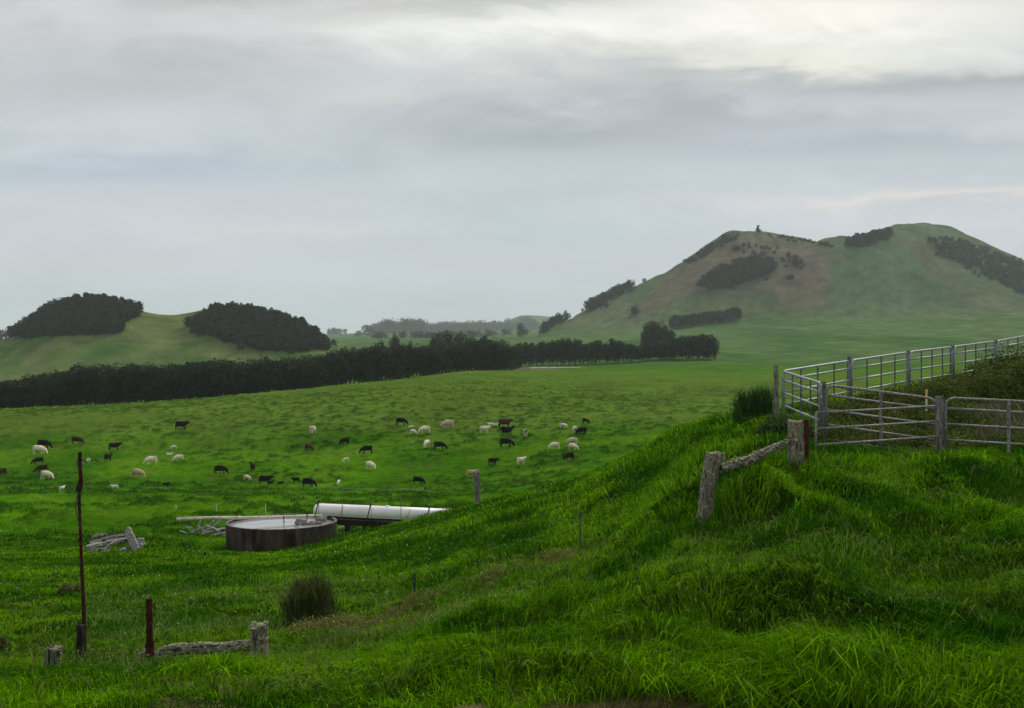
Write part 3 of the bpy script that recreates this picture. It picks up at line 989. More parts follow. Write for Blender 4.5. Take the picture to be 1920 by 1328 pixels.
# woods on the knoll beyond the belt
wood('wood', 'dark wood covering the rounded hump of the low knoll, far side from the hills', 1,
     [(14, 634), (40, 612), (80, 590), (130, 571), (180, 566), (225, 573), (262, 583), (268, 592), (235, 603), (228, 622), (205, 628), (150, 628), (90, 632), (45, 636)],
     760, 6.4, 5.2, 480, 900, M_leafdark, faces=230, leaf=0.55)
wood('wood', 'dark wood covering the long slope of the low knoll, nearer the hills', 2,
     [(352, 612), (372, 602), (395, 598), (393, 584), (430, 582), (470, 584), (520, 599), (575, 617), (610, 646), (617, 657), (560, 658), (480, 657), (430, 640), (390, 628), (360, 620)],
     820, 6.4, 5.2, 480, 900, M_leafdark, faces=230, leaf=0.55)
for px, top, D, w in ((3, 618, 660, 14), (10, 622, 650, 12), (626, 637, 700, 14), (618, 645, 690, 12)):
    place_tree(LONE, px, top, D, 'small grey-green tree at the rim of the wooded knoll', 'tree', 'small trees at the rim of the knoll', wpx=w, name='round_tree')
# woods on the double hill
wood('wood', 'dark oval wood on the brown face of the double hill', 3,
     [(1308, 540), (1318, 524), (1345, 508), (1385, 495), (1425, 491), (1452, 495), (1455, 506), (1440, 518), (1400, 530), (1360, 542), (1325, 545)],
     330, 9, 7, 900, 1500, M_leafmid, faces=110, leaf=0.9)
wood('wood', 'scrubby wood running down the outer shoulder of the double hill', 4,
     [(1740, 452), (1790, 452), (1830, 464), (1880, 482), (1925, 496), (1960, 560), (1925, 556), (1870, 530), (1820, 506), (1770, 484)],
     420, 6.5, 7, 900, 1700, M_leafmid, faces=90, leaf=0.9)
wood('wood', 'dark wood on the skyline in the saddle of the double hill', 5,
     [(1584, 462), (1610, 455), (1640, 447), (1668, 441), (1670, 446), (1640, 455), (1605, 466)],
     110, 12, 10, 1000, 1800, M_leafmid, faces=100, leaf=1.0)
wood('wood', 'dark wood hugging the lower flank of the double hill against the sky', 6,
     [(1098, 584), (1112, 572), (1140, 556), (1170, 542), (1188, 540), (1180, 548), (1140, 566), (1110, 584)],
     130, 13, 9, 1000, 1600, M_leafmid, faces=120, leaf=0.9)
wood('wood', 'line of trees where the hill foot meets the misty plain', 7,
     [(1012, 615), (1030, 606), (1056, 600), (1068, 601), (1050, 609), (1022, 620)],
     60, 12, 10, 900, 1600, M_leafmid, faces=90, leaf=1.0)
wood('scrub', 'patchy dark scrub along the crest and brown face of the double hill', 8,
     [(1285, 492), (1320, 466), (1360, 442), (1390, 436), (1380, 448), (1340, 470), (1300, 494)],
     70, 4.5, 7, 900, 1500, M_leafmid, faces=60, leaf=0.8, cat='scrub')
wood('scrub', 'small dark bushes scattered over the brown hill face', 9,
     [(1380, 462), (1420, 455), (1500, 480), (1505, 500), (1470, 505), (1460, 488), (1400, 480)],
     34, 4.0, 6, 900, 1500, M_leafmid, faces=60, leaf=0.8, cat='scrub')
wood('scrub', 'thin scrub along the falling skyline of the brown hill', 10,
     [(1440, 442), (1500, 447), (1560, 462), (1575, 468), (1500, 452), (1440, 446)],
     34, 3.5, 6, 900, 1500, M_leafmid, faces=50, leaf=0.8, cat='scrub')
# trees far out in the mist
wood('wood', 'long misty wood far out on the plain', 11,
     [(700, 628), (740, 624), (850, 622), (1008, 620), (1008, 624), (850, 630), (700, 634)],
     230, 34, 44, 1500, 5000, M_leafmid, faces=160, leaf=3.2, fixed=(([650, 1010], [3500, 3700]), 300))
wood('wood', 'taller misty clump at the near end of the far wood', 13,
     [(712, 628), (790, 625), (790, 628), (712, 630)],
     34, 44, 46, 1500, 5000, M_leafmid, faces=200, leaf=3.2, fixed=(([650, 1010], [3000, 3200]), 100))
wood('wood', 'ragged misty hedge crossing the far plain', 14,
     [(700, 640), (880, 632), (1000, 628), (1000, 630), (880, 636), (700, 643)],
     60, 11, 15, 1100, 2000, M_leafmid, faces=90, leaf=1.4, fixed=(([700, 1000], [1500, 1700]), 60))
wood('wood', 'faint misty trees at the left end of the far plain', 12,
     [(616, 632), (650, 632), (650, 636), (616, 636)],
     16, 22, 20, 1500, 3400, M_leafmid, faces=110, leaf=2.2, fixed=(([600, 660], [3300, 3300]), 60))
for px, top, D, w in ((690, 610, 2250, 26), (672, 620, 2200, 14), (978, 607, 1300, 17), (741, 632, 900, 18)):
    place_tree(LONE, px, top, D, 'single round tree standing out in the misty plain', 'tree', 'single trees of the misty plain', wpx=w, name='round_tree')
for (px, py, w, h, lab, kinds, nm) in (
        (1422, 438, 20, 16, 'lone pointed tree on the summit of the brown hill', CONI, 'conifer_tree'),
        (1188, 589, 20, 16, 'round grey tree alone on the lower hill flank', LONE, 'round_tree'),
        (1137, 578, 10, 9, 'small bush-like tree just under the flank wood', LONE, 'round_tree'),
        (1208, 530, 9, 8, 'small tree on the rising skyline above the flank wood', LONE, 'round_tree'),
        (1092, 583, 6, 5, 'tiny tree on the skyline left of the flank wood', LONE, 'round_tree'),
        (1490, 500, 30, 20, 'spreading dark bush on the brown hill beside the oval wood', LONE, 'large_bush'),
        (1480, 524, 18, 9, 'low dark bush below the oval wood', LONE, 'large_bush'),
        (1378, 470, 22, 10, 'low grey bush above the oval wood', LONE, 'large_bush'),
        (1160, 538, 8, 6, 'little shrub beside the flank wood', LONE, 'large_bush'),
        (1290, 492, 8, 7, 'little round shrub on the rising hill skyline', LONE, 'large_bush')):
    x, d, z = hit(px, py, 900, 1900)
    place_tree(kinds, px, py - h, d, lab, 'tree' if 'tree' in nm else 'bush', None, wpx=w, name=nm)

# ------------------------------------------------------------------ the small pond in the far meadow
px_, py_ = 1040, 692
X, D, Z = hit(1040, 692, 200, 700)
mb = MB()
ring = []
for k in range(40):
    a = 2 * math.pi * k / 40
    ring.append(a)
for rad, dz in ((17, -0.6), (14.5, 0.7), (12.2, 1.15), (11.2, 0.8), (10.2, 0.1)):
    for a in ring:
        w_ = 1 + 0.10 * math.sin(3 * a) + 0.05 * math.sin(7 * a + 1)
        x, y = math.cos(a) * rad * w_, math.sin(a) * rad * 0.9 * w_
        mb.v.append(Vector((x, y, (gz(X + x, D + y) if dz < 0 else Z) - Z + dz + (0 if dz < 0 or y > 0 else -0.85 * min(1, -y / 6)))))
for j in range(4):
    for k in range(40):
        a, b = j * 40 + k, j * 40 + (k + 1) % 40
        mb.f.append((a, b, b + 40, a + 40))
M_berm = simple_mat('pale_earth', (0.05, 0.09, 0.02), (0.16, 0.165, 0.08), scale=0.5, rough=0.95)
pb = tag(mb.build('pond_bank', M_berm, None, True, (X, D, Z - 0.2)), 'low pale earth bank ringing the small pond in the far meadow', 'pond bank')
lm = MB()
for k in range(25):
    a = math.radians(8 + 164 * k / 24)
    w_ = 1 + 0.10 * math.sin(3 * a) + 0.05 * math.sin(7 * a + 1)
    for rad, dz in ((10.0, 0.1), (10.5, 1.05 + 0.12 * math.sin(k * 1.7))):
        lm.v.append(Vector((math.cos(a) * rad * w_, math.sin(a) * rad * 0.9 * w_, dz)))
for k in range(24):
    lm.f.append((k * 2, k * 2 + 2, k * 2 + 3, k * 2 + 1))
lm.build('streak_strip', M_stake, pb)  # pale strip added to stand in for the bright streak of pond water
mb = MB()
mb.v = [Vector((math.cos(a) * 10.8, math.sin(a) * 9.6, 0.52)) for a in ring]
mb.f = [tuple(range(40))]
tag(mb.build('pond_water', M_water, None, False, (X, D, Z - 0.2)), kind='structure')

# ------------------------------------------------------------------ cattle
def skin_mesh(name, verts, edges, radii, root=0, sub=1):
    me = bpy.data.meshes.new('tmp')
    me.from_pydata(verts, edges, [])
    o = bpy.data.objects.new('tmp', me)
    COL.objects.link(o)
    md = o.modifiers.new('s', 'SKIN')
    for i, r in enumerate(radii):
        v = me.skin_vertices[0].data[i]
        v.radius = r if isinstance(r, tuple) else (r, r)
        v.use_root = (i == root)
    if sub:
        o.modifiers.new('d', 'SUBSURF').levels = sub
    dg = bpy.context.evaluated_depsgraph_get()
    ev = o.evaluated_get(dg)
    out_me = bpy.data.meshes.new_from_object(ev)
    out_me.name = name
    for p in out_me.polygons: p.use_smooth = True
    bpy.data.objects.remove(o)
    return out_me


def cow_mesh(pose, calf=False, seed=0):
    r = random.Random(seed)
    lg = 1.12 if calf else 1.0
    bd = 0.86 if calf else 1.0
    st = r.uniform(-0.10, 0.10)
    V = [(-0.74, 0, 1.04), (-0.25, 0, 0.99), (0.25, 0, 0.96), (0.66, 0, 1.02)]
    R = [(.33 * bd, .42 * bd), (.42 * bd, .50 * bd), (.42 * bd, .51 * bd), (.31 * bd, .45 * bd)]
    E = [(0, 1), (1, 2), (2, 3)]
    if pose == 'lie':
        V = [(x, y, z - 0.62) for x, y, z in V]

    def add(p, rad, par):
        V.append(p); R.append(rad); E.append((par, len(V) - 1)); return len(V) - 1
    dz = -0.62 if pose == 'lie' else 0
    if pose == 'graze':
        n1 = add((0.98, 0.02, 0.86), (.22, .31), 3); n2 = add((1.20, 0.03, 0.54), (.17, .21), n1)
        hd = add((1.27, 0.03, 0.38), (.15, .16), n2); mz = add((1.42, 0.03, 0.10), (.10, .10), hd)
    elif pose == 'walk':
        n1 = add((0.96, 0.0, 1.14), (.22, .32), 3); n2 = add((1.14, 0.0, 1.24), (.17, .22), n1)
        hd = add((1.26, 0.0, 1.24), (.15, .17), n2); mz = add((1.50, 0.0, 1.04), (.11, .11), hd)
    elif pose == 'turn':
        n1 = add((0.92, 0.10, 1.24), (.15, .21), 3); n2 = add((1.02, 0.26, 1.42), (.12, .14), n1)
        hd = add((1.04, 0.38, 1.46), (.12, .13), n2); mz = add((1.08, 0.66, 1.32), (.08, .085), hd)
    else:
        n1 = add((0.90, 0.0, 1.22 + dz), (.20, .30), 3); n2 = add((1.06, 0.0, 1.40 + dz), (.16, .20), n1)
        hd = add((1.18, 0.0, 1.44 + dz), (.15, .17), n2); mz = add((1.42, 0.0, 1.26 + dz), (.11, .11), hd)
    hx, hy, hz = V[n2]
    for s in (-1, 1):
        add((hx + .02, hy + s * .24, hz + .06), (.028, .045), n2)
    t1 = add((-0.99, 0, 1.16 + dz), (.05, .05), 0)
    t2 = add((-1.06, 0.02, 0.80 + dz * 0.8), (.028, .028), t1)
    add((-1.06, 0.03, 0.48 + dz * 0.5), (.04, .04), t2)
    if pose != 'lie':
        for s in (-1, 1):
            sh = st * s
            a = add((-0.74, s * .17, 0.76), (.16, .19), 0)
            b = add((-0.86 + sh, s * .19, 0.46 * lg), (.085, .09), a)
            c = add((-0.80 + sh, s * .19, 0.02), (.07, .075), b)
            a = add((0.58, s * .15, 0.70), (.11, .12), 3)
            b = add((0.60 - sh, s * .17, 0.38), (.08, .085), a)
            c = add((0.58 - sh, s * .17, 0.02), (.07, .072), b)
        add((-0.42, 0, 0.66), (.10, .09), 0)
    else:
        for s in (-1, 1):
            a = add((-0.5, s * .36, 0.16), (.14, .14), 0)
            add((-0.15, s * .44, 0.08), (.06, .06), a)
            a = add((0.6, s * .30, 0.14), (.10, .10), 3)
            add((0.85, s * .32, 0.07), (.05, .05), a)
    me = skin_mesh('cow', V, E, R, 1)
    co = np.zeros(len(me.vertices) * 3, np.float32)
    me.vertices.foreach_get('co', co)
    co = co.reshape(-1, 3)
    # flatter back and rump, fuller barrel
    if pose != 'lie':
        body = (co[:, 0] > -1.0) & (co[:, 0] < 0.7) & (co[:, 2] > 1.0)
        co[body, 2] = np.minimum(co[body, 2], 1.40 + 0.02 * np.sin(co[body, 0] * 4))
    me.vertices.foreach_set('co', co.ravel())
    me.update()
    return me


def hide_mat(name, c1, c2, c3=None, lo3=0.55):
    return simple_mat(name, c1, c2, scale=2.2, rough=0.8, c3=c3, scale3=1.1, lo3=lo3, hi3=lo3 + 0.05)


HIDE = {
    'black': hide_mat('black_hide', (0.0025, 0.0025, 0.003), (0.007, 0.0065, 0.0065)),
    'cream': hide_mat('cream_hide', (0.70, 0.61, 0.44), (0.86, 0.79, 0.62)),
    'white': hide_mat('white_hide', (0.60, 0.62, 0.52), (0.76, 0.78, 0.68)),
    'brown': hide_mat('brown_hide', (0.045, 0.018, 0.010), (0.10, 0.038, 0.020)),
    'dkbrown': hide_mat('dark_brown_hide', (0.018, 0.010, 0.008), (0.038, 0.020, 0.014)),
    'tan': hide_mat('tan_hide', (0.42, 0.28, 0.15), (0.60, 0.44, 0.27)),
    'patch': hide_mat('patched_hide', (0.44, 0.38, 0.26), (0.60, 0.54, 0.40), (0.09, 0.06, 0.04), 0.53),
    'pied': hide_mat('pied_hide', (0.008, 0.008, 0.009), (0.014, 0.013, 0.013), (0.7, 0.7, 0.66), 0.56),
    'grey': hide_mat('grey_hide', (0.34, 0.32, 0.27), (0.5, 0.48, 0.42)),
}
COWS = {}
for pose in ('graze', 'walk', 'up', 'turn', 'lie'):
    for calf in (False, True):
        COWS[pose, calf] = [cow_mesh(pose, calf, s) for s in range(2)]
# px, feet row, length in px as seen side-on, heading (0 = facing right), pose, coat, calf, label
CATTLE = [
    (82, 844, 28, 0, 'graze', 'black', 0, 'black cow grazing just behind a cream cow, near the pasture edge'),
    (73, 855, 28, 0, 'graze', 'cream', 0, 'cream cow grazing in front of a black cow, above the rusty pole'),
    (72, 872, 22, 215, 'graze', 'black', 0, 'black cow grazing away below the cream cow beside the rusty pole'),
    (79, 887, 24, 200, 'graze', 'dkbrown', 0, 'dark brown cow grazing just above a cream cow'),
    (87, 901, 27, -12, 'graze', 'cream', 0, 'cream cow grazing below the dark brown cow'),
    (2, 893, 24, 200, 'graze', 'brown', 0, 'red-brown cow half out of the picture at its edge'),
    (116, 923, 15, 75, 'up', 'white', 1, 'white calf seen end-on beside the rusty pole'),
    (144, 836, 24, 0, 'graze', 'dkbrown', 0, 'dark brown cow grazing uphill of the rusty pole top'),
    (214, 845, 24, 20, 'walk', 'black', 0, 'black cow with raised head above the single black cow'),
    (203, 868, 22, 80, 'up', 'black', 0, 'black cow seen from behind beside the wire insulator'),
    (215, 919, 15, 215, 'up', 'white', 1, 'white calf standing broadside right of the rusty pole'),
    (284, 871, 26, 188, 'graze', 'cream', 0, 'cream cow grazing towards the rusty pole, upper of the two'),
    (258, 900, 28, -15, 'graze', 'tan', 0, 'tan cow grazing alone between the two calves'),
    (311, 915, 15, 0, 'up', 'black', 1, 'small black calf standing with its head up'),
    (340, 806, 27, 0, 'walk', 'black', 0, 'black cow standing highest up the slope above the white calves'),
    (326, 842, 13, 180, 'graze', 'white', 1, 'white calf half sunk in grass above a cream cow'),
    (317, 854, 13, 0, 'lie', 'white', 1, 'white calf lying flat beside a cream cow'),
    (335, 865, 21, 215, 'graze', 'cream', 0, 'cream cow grazing below two white calves'),
    (587, 813, 24, 82, 'graze', 'cream', 0, 'cream cow seen from behind, alone high on the slope'),
    (579, 847, 22, -35, 'graze', 'brown', 0, 'red-brown cow grazing alone in mid slope'),
    (413, 891, 28, 0, 'graze', 'black', 0, 'black cow grazing alone between tan cow and cream calf'),
    (474, 882, 25, 105, 'turn', 'dkbrown', 0, 'dark cow seen from behind with its head turned up'),
    (463, 902, 16, -20, 'graze', 'cream', 1, 'cream calf walking just left of a big black cow'),
    (497, 911, 29, 0, 'walk', 'black', 0, 'big black cow standing over a small black calf'),
    (507, 912, 13, 0, 'up', 'black', 1, 'small black calf tucked against the big black cow'),
    (526, 913, 13, 35, 'walk', 'black', 1, 'small black calf standing clear in front of the big black cow'),
    (555, 905, 17, 180, 'walk', 'black', 1, 'black calf facing back towards the big black cow'),
    (578, 915, 29, -5, 'graze', 'black', 0, 'black cow grazing above the end of the green handrail'),
    (646, 837, 24, 235, 'graze', 'black', 0, 'black cow grazing away at a slant in mid slope'),
    (688, 853, 26, 182, 'graze', 'black', 0, 'black cow grazing above a cream calf and cream cow'),
    (649, 867, 15, 215, 'graze', 'cream', 1, 'cream calf nibbling below a black cow'),
    (694, 881, 25, -38, 'graze', 'cream', 0, 'cream cow grazing below the broadside black cow'),
    (635, 912, 16, 265, 'graze', 'white', 1, 'white calf head-on just above the green handrail'),
    (784, 912, 25, -15, 'graze', 'black', 0, 'black cow grazing low on the slope above the white tank'),
    (752, 798, 24, -5, 'graze', 'black', 0, 'black cow grazing high on the slope beside a lying white calf'),
    (770, 803, 11, 0, 'lie', 'white', 1, 'white calf lying between a black cow and a cream cow'),
    (774, 816, 15, -20, 'graze', 'white', 1, 'white calf grazing beside a cream cow high on the slope'),
    (797, 814, 24, 195, 'graze', 'cream', 0, 'cream cow grazing beside a white calf'),
    (840, 805, 28, 190, 'graze', 'patch', 0, 'cream cow with brown rear patches grazing high up'),
    (800, 838, 24, 255, 'graze', 'cream', 0, 'cream cow grazing head-on beside a black cow'),
    (824, 844, 26, 0, 'graze', 'black', 0, 'black cow grazing beside the head-on cream cow'),
    (908, 814, 21, 0, 'walk', 'cream', 0, 'cream cow standing in front of a white calf'),
    (920, 804, 14, 200, 'up', 'white', 1, 'white calf standing behind the cream cow'),
    (929, 804, 13, 0, 'lie', 'white', 1, 'white calf lying beside the red-brown cow'),
    (946, 806, 29, 5, 'walk', 'brown', 0, 'red-brown cow walking behind a black cow lying down'),
    (950, 813, 27, 0, 'lie', 'black', 0, 'black cow lying down at the feet of the red-brown cow'),
    (986, 821, 24, 80, 'graze', 'patch', 0, 'pale cow with dark rump marks seen from behind'),
    (949, 838, 29, 0, 'graze', 'black', 0, 'long black cow grazing alone below the pale rear-view cow'),
    (924, 875, 22, 10, 'walk', 'black', 0, 'black cow with raised head above the grey leaning post'),
    (977, 872, 22, 30, 'up', 'cream', 0, 'cream cow standing with its head turned, right of a black cow'),
    (884, 896, 24, 5, 'up', 'tan', 0, 'tan cow partly hidden by the grey leaning post'),
    (1056, 804, 16, -10, 'graze', 'white', 1, 'white calf grazing high up below a bare patch'),
    (1098, 795, 17, -40, 'graze', 'black', 1, 'black calf grazing at the top end of the herd'),
    (1077, 815, 22, 250, 'graze', 'grey', 0, 'greyish cow grazing shoulder to shoulder with a black cow'),
    (1091, 816, 24, 205, 'graze', 'black', 0, 'black cow grazing shoulder to shoulder with a greyish cow'),
    (1040, 846, 23, 195, 'graze', 'cream', 0, 'cream cow grazing beside the overlapping pair of cream cows'),
    (1073, 835, 24, 188, 'graze', 'patch', 0, 'patched cream cow behind, in the overlapping pair'),
    (1074, 846, 21, -25, 'graze', 'cream', 0, 'cream cow in front, in the overlapping pair'),
    (1067, 865, 25, 215, 'graze', 'black', 0, 'black cow grazing below the overlapping cream pair'),
    (1335, 797, 20, 180, 'graze', 'pied', 0, 'black and white cow showing above the grassy crest near the yard'),
    (1242, 829, 15, 180, 'graze', 'black', 1, 'dark calf half hidden by the grassy crest'),
]
for i, (px, py, w, hd, pose, coat, calf, lab) in enumerate(CATTLE):
    x, d, z = hit(px, py, 66, 200)
    s = w * d / F / (2.5 if pose != 'lie' else 2.4)
    me = COWS[pose, bool(calf)][i % 2]
    key = '%s_%d_%d_%s' % (pose, calf, i % 2, coat)
    m2 = bpy.data.meshes.get(key)
    if m2 is None:
        m2 = me.copy()
        m2.name = key
        m2.materials.clear()
        m2.materials.append(HIDE[coat])
    o = link('calf' if calf else 'cow', m2, None, (x, d, float(terrain_z(x, d)) + 0.05))
    o.rotation_euler = (0, 0, math.radians(hd))
    o.scale = (s, s * 1.08, s * 1.10)
    tag(o, lab, 'calf' if calf else 'cow', 'cattle grazing in the pasture')

# ------------------------------------------------------------------ round stock-water tank with its pipe, gangway and white tank
def ring_wall(name, R0, R1, z0, z1, mat, parent, seg=72, open_top=True):
    mb = MB()
    for R_, z_ in ((R0, z0), (R0, z1), (R1, z1), (R1, z0)):
        for k in range(seg):
            a = 2 * math.pi * k / seg
            mb.v.append(Vector((math.cos(a) * R_, math.sin(a) * R_, z_)))
    for j in range(4):
        for k in range(seg):
            a, b = j * seg + k, j * seg + (k + 1) % seg
            c, d = ((j + 1) % 4) * seg + (k + 1) % seg, ((j + 1) % 4) * seg + k
            mb.f.append((a, b, c, d))
    return mb.build(name, mat, parent)


tk = empty('water_tank', (TANK.x, TANK.y, TANK.z - 1.6))
tk.scale = (1, 0.84, 1)
tag(tk, 'round stained concrete water tank sunk in the grass below the gangway', 'water tank')
ring_wall('tank_wall', TANK_R, TANK_R - 0.12, -0.6, 1.56, M_wall, tk)
ring_wall('rim', TANK_R + 0.02, TANK_R - 0.13, 1.562, 1.585, M_rim, tk)
mb = MB()
mb.v = [Vector((math.cos(2 * math.pi * k / 72) * (TANK_R - 0.121), math.sin(2 * math.pi * k / 72) * (TANK_R - 0.121) * 0.84, 0)) for k in range(72)]
mb.f = [tuple(range(72))]
tag(mb.build('water', M_water, None, False, (TANK.x, TANK.y, TANK.z - 0.16)), kind='structure')
# stones heaped inside the tank where the inflow falls
rr = random.Random(3)
M_stone = simple_mat('wet_stone', (0.10, 0.095, 0.085), (0.30, 0.29, 0.27), scale=6, rough=0.8, bump=0.4)


def rock_mesh(seed, flat=0.6):
    r = random.Random(seed)
    mb = MB()
    n, m_ = 9, 6
    for j in range(m_ + 1):
        ph = math.pi * j / m_
        for k in range(n):
            a = 2 * math.pi * k / n
            q = 1 + r.uniform(-0.22, 0.22)
            mb.v.append(Vector((math.sin(ph) * math.cos(a) * q, math.sin(ph) * math.sin(a) * q, math.cos(ph) * flat * q)))
    for j in range(m_):
        for k in range(n):
            a, b = j * n + k, j * n + (k + 1) % n
            mb.f.append((a, b, b + n, a + n))
    return mb


for i in range(14):
    mb = rock_mesh(i)
    o = mb.build('stone', M_stone, None, True, (TANK.x + rr.uniform(0.7, 2.3), TANK.y + rr.uniform(-0.5, 1.2), TANK.z - 0.14 + rr.uniform(-0.04, 0.10)))
    o.scale = [rr.uniform(0.10, 0.24)] * 3
    o.rotation_euler = (rr.uniform(-.4, .4), rr.uniform(-.4, .4), rr.uniform(0, 6))
    tag(o, 'pale stone breaking the water inside the round tank', 'stone', 'stones inside the round water tank')

A, B = at(331, 973.5, 47.6), at(604, 967, 50.4)
pp = empty('inflow_pipe', A)
tag(pp, 'long pale pipe reaching across the top of the round tank', 'pipe')
L_ = B - A
mid = L_ * 0.5 + Vector((0, 0, -0.02))
MB().tube([(0, 0, 0), L_ * 0.25 + Vector((0, 0, 0.015)), mid, L_ * 0.75, L_], [0.10, 0.098, 0.085, 0.075, 0.075], 12).build('pipe_tube', M_pipe, pp, True)
for px, dz in ((530, -0.28), (575, -0.38)):
    t = (px - 331) / 273.0
    c = L_ * t
    MB().tube([c + Vector((0, 0, 0.12)), c + Vector((0.0, -0.12, 0.0)), c + Vector((0, -0.1, dz)), c + Vector((0.06, -0.1, dz - 0.02))], 0.028, 6).build('hanger', M_deck, pp)
for t in (0.42, 0.73):
    MB().tube([L_ * (t - 0.006), L_ * (t + 0.006)], 0.105, 12).build('collar', M_pipe, pp)

A, B = at(592, 970, 50.3), at(806, 979.5, 50.8)
gw = empty('gangway', A)
tag(gw, 'narrow dark gangway with green handrail leading to the round tank', 'gangway')
L_ = B - A
ux = L_.normalized()
rot = ux.to_track_quat('X', 'Z').to_matrix()
MB().box(L_ * 0.5 + Vector((0, 0.35, -0.03)), (L_.length, 0.75, 0.09), rot, 0.01, 2).build('deck', M_greypost, gw)
for dy in (0.06, 0.62):
    MB().box(L_ * 0.5 + Vector((0, dy, -0.24)), (L_.length * 0.985, 0.11, 0.32), rot, 0.02, 5).build('beam', M_deck, gw)
MB().tube([L_ * 0.10 + Vector((0, -0.03, 0.07)), L_ * 0.45 + Vector((0, -0.05, 0.05)), L_ * 0.86 + Vector((0, -0.03, 0.06))], [0.05, 0.06, 0.05], 8).build('side_pipe', M_deck, gw, True)
top = []
for px, py in ((586, 915), (641, 916), (694, 917.5), (750, 919), (812, 921)):
    top.append(at(px, py, 50.35) - A)
MB().tube(top, 0.021, 7).build('handrail', M_rail, gw, True)
for px in (597, 641, 695, 751, 805):
    a = at(px, np.interp(px, [586, 812], [915, 921]), 50.35) - A
    b = at(px + 1, np.interp(px, [592, 806], [969, 979]), 50.35) - A
    MB().tube([a, b], 0.018, 6).build('post', M_rail, gw)
for px in (597, 695, 805):
    a = at(px, np.interp(px, [597, 805], [940, 950]), 50.33) - A
    b = at(px - 7, np.interp(px, [592, 806], [971, 980]), 50.2) - A
    MB().tube([a, b], 0.035, 6).build('brace', M_deck, gw)
for px, dy in ((683, 0.1), (697, 0.1), (704, 0.7)):
    a = at(px, 977, 50.5) - A + Vector((0, dy, 0))
    MB().tube([a, Vector((a.x, a.y, gz(a.x + A.x, a.y + A.y) - A.z - 0.3))], 0.11, 7, wob=0.1).build('support_leg', M_deck, gw)

A, B = at(601, 957, 53.6), at(862, 968, 53.9)
wt = empty('white_tank', A)
tag(wt, 'long white cylindrical tank lying behind the gangway', 'tank')
L_ = B - A
ux = L_.normalized()
R_ = 0.415
pts = [(-0.40 * 1.0, 0.12), (-0.385, 0.22), (-0.33, 0.31), (-0.22, 0.375), (-0.08, 0.408), (0.05, R_)]
P_ = [ux * a for a, _ in pts] + [L_ * 0.5 - ux * 0.3, L_]
Rr = [b for _, b in pts] + [R_, R_]
MB().tube(P_, Rr, 40).build('shell', M_white, wt, True)
MB().tube([L_ * 0.48 - ux * 0.035, L_ * 0.48 + ux * 0.035], R_ + 0.008, 40).build('weld_band', M_white, wt, True)
MB().tube([L_ * 0.48 + Vector((0, 0, R_ - 0.02)), L_ * 0.48 + Vector((0, 0, R_ + 0.05))], 0.12, 16).build('hatch', M_white, wt)
for t in (0.14, 0.62):
    arc = []
    for k in range(9):
        a = -0.9 + k * 0.22
        arc.append(L_ * t + ux * (0.03 * k) + Vector((0, -math.cos(a) * (R_ + 0.012), math.sin(a) * (R_ + 0.012))))
    MB().tube(arc, 0.011, 5).build('cable', M_wire, wt)
for t in (0.2, 0.8):
    c = L_ * t
    zb = gz(A.x + c.x, A.y + c.y) - A.z
    MB().box((c.x, c.y, (zb - R_ + c.z) / 2 - 0.1), (0.3, 0.7, max(0.3, c.z - R_ + 0.08 - zb)), None, 0.02, 3).build('saddle', M_deck, wt)

# ------------------------------------------------------------------ heaps of weathered timber
def plank(A, B, w, th, seed, roll=0.0, mat=None):
    """split, tapering, uneven board from A to B, origin at A"""
    r = random.Random(seed)
    d = (B - A)
    ln = d.length
    n = 7
    q = d.to_track_quat('X', 'Z').to_matrix() @ Matrix.Rotation(roll, 3, 'X')
    mb = MB()
    ya = 0
    for i in range(n):
        t = i / (n - 1)
        ww = w * (1 - 0.25 * abs(t - 0.45)) * r.uniform(0.88, 1.1) * (0.72 if i in (0, n - 1) else 1)
        hh = th * r.uniform(0.85, 1.15)
        oy, oz = r.uniform(-.04, .04) * w, math.sin(t * 3.1) * th * 0.35
        for (sy, sz) in ((-1, -1), (-.4, -1.08), (1, -.9), (1.04, .8), (.3, 1.1), (-1, 1)):
            mb.v.append(q @ Vector((ln * t + r.uniform(-.03, .03), oy + sy * ww / 2, oz + sz * hh / 2)))
    for i in range(n - 1):
        for k in range(6):
            a, b = i * 6 + k, i * 6 + (k + 1) % 6
            mb.f.append((a, b, b + 6, a + 6))
    mb.f.append((5, 4, 3, 2, 1, 0))
    mb.f.append(tuple((n - 1) * 6 + k for k in range(6)))
    return mb


def heap(specs, D, label, group, dspread=0.5):
    for i, (x0, y0, x1, y1, w, th, dd) in enumerate(specs):
        A, B = at(x0, y0, D + dd), at(x1, y1, D + dd + random.Random(i).uniform(-dspread, dspread) * 0.6)
        mb = plank(A, B, w, th, i + 3, random.Random(i * 7).uniform(-0.5, 0.5))
        o = mb.build('weathered_plank', M_plank, None, False, A)
        tag(o, label, 'plank', group)


DH = hit(210, 1040, 20, 60)[1]
heap([(162, 1026, 206, 1020, .30, .14, .0), (166, 1036, 204, 1032, .26, .16, -.3), (168, 1018, 232, 1011, .34, .12, .3), (176, 1008, 200, 1003, .26, .16, .8),
      (190, 1012, 240, 1003, .22, .12, .6), (184, 1022, 250, 1010, .28, .14, .1), (225, 1018, 270, 1012, .26, .14, .9), (232, 1012, 272, 1019, .24, .14, .5),
      (238, 1026, 268, 1021, .30, .10, .4), (170, 1030, 190, 1021, .22, .14, -.2), (222, 1034, 236, 1029, .16, .08, -.4), (196, 1030, 224, 1012, .34, .10, -.35)],
     DH + 0.6, 'grey weathered plank in the low heap near the rusty pole', 'planks of the heap near the rusty pole')
Ap, Bp = at(238, 990, DH + 0.5), at(258, 1032, DH - 0.1)
o = plank(Ap, Bp, 0.42, 0.09, 41, 1.35).build('weathered_plank', M_plank, None, False, Ap)
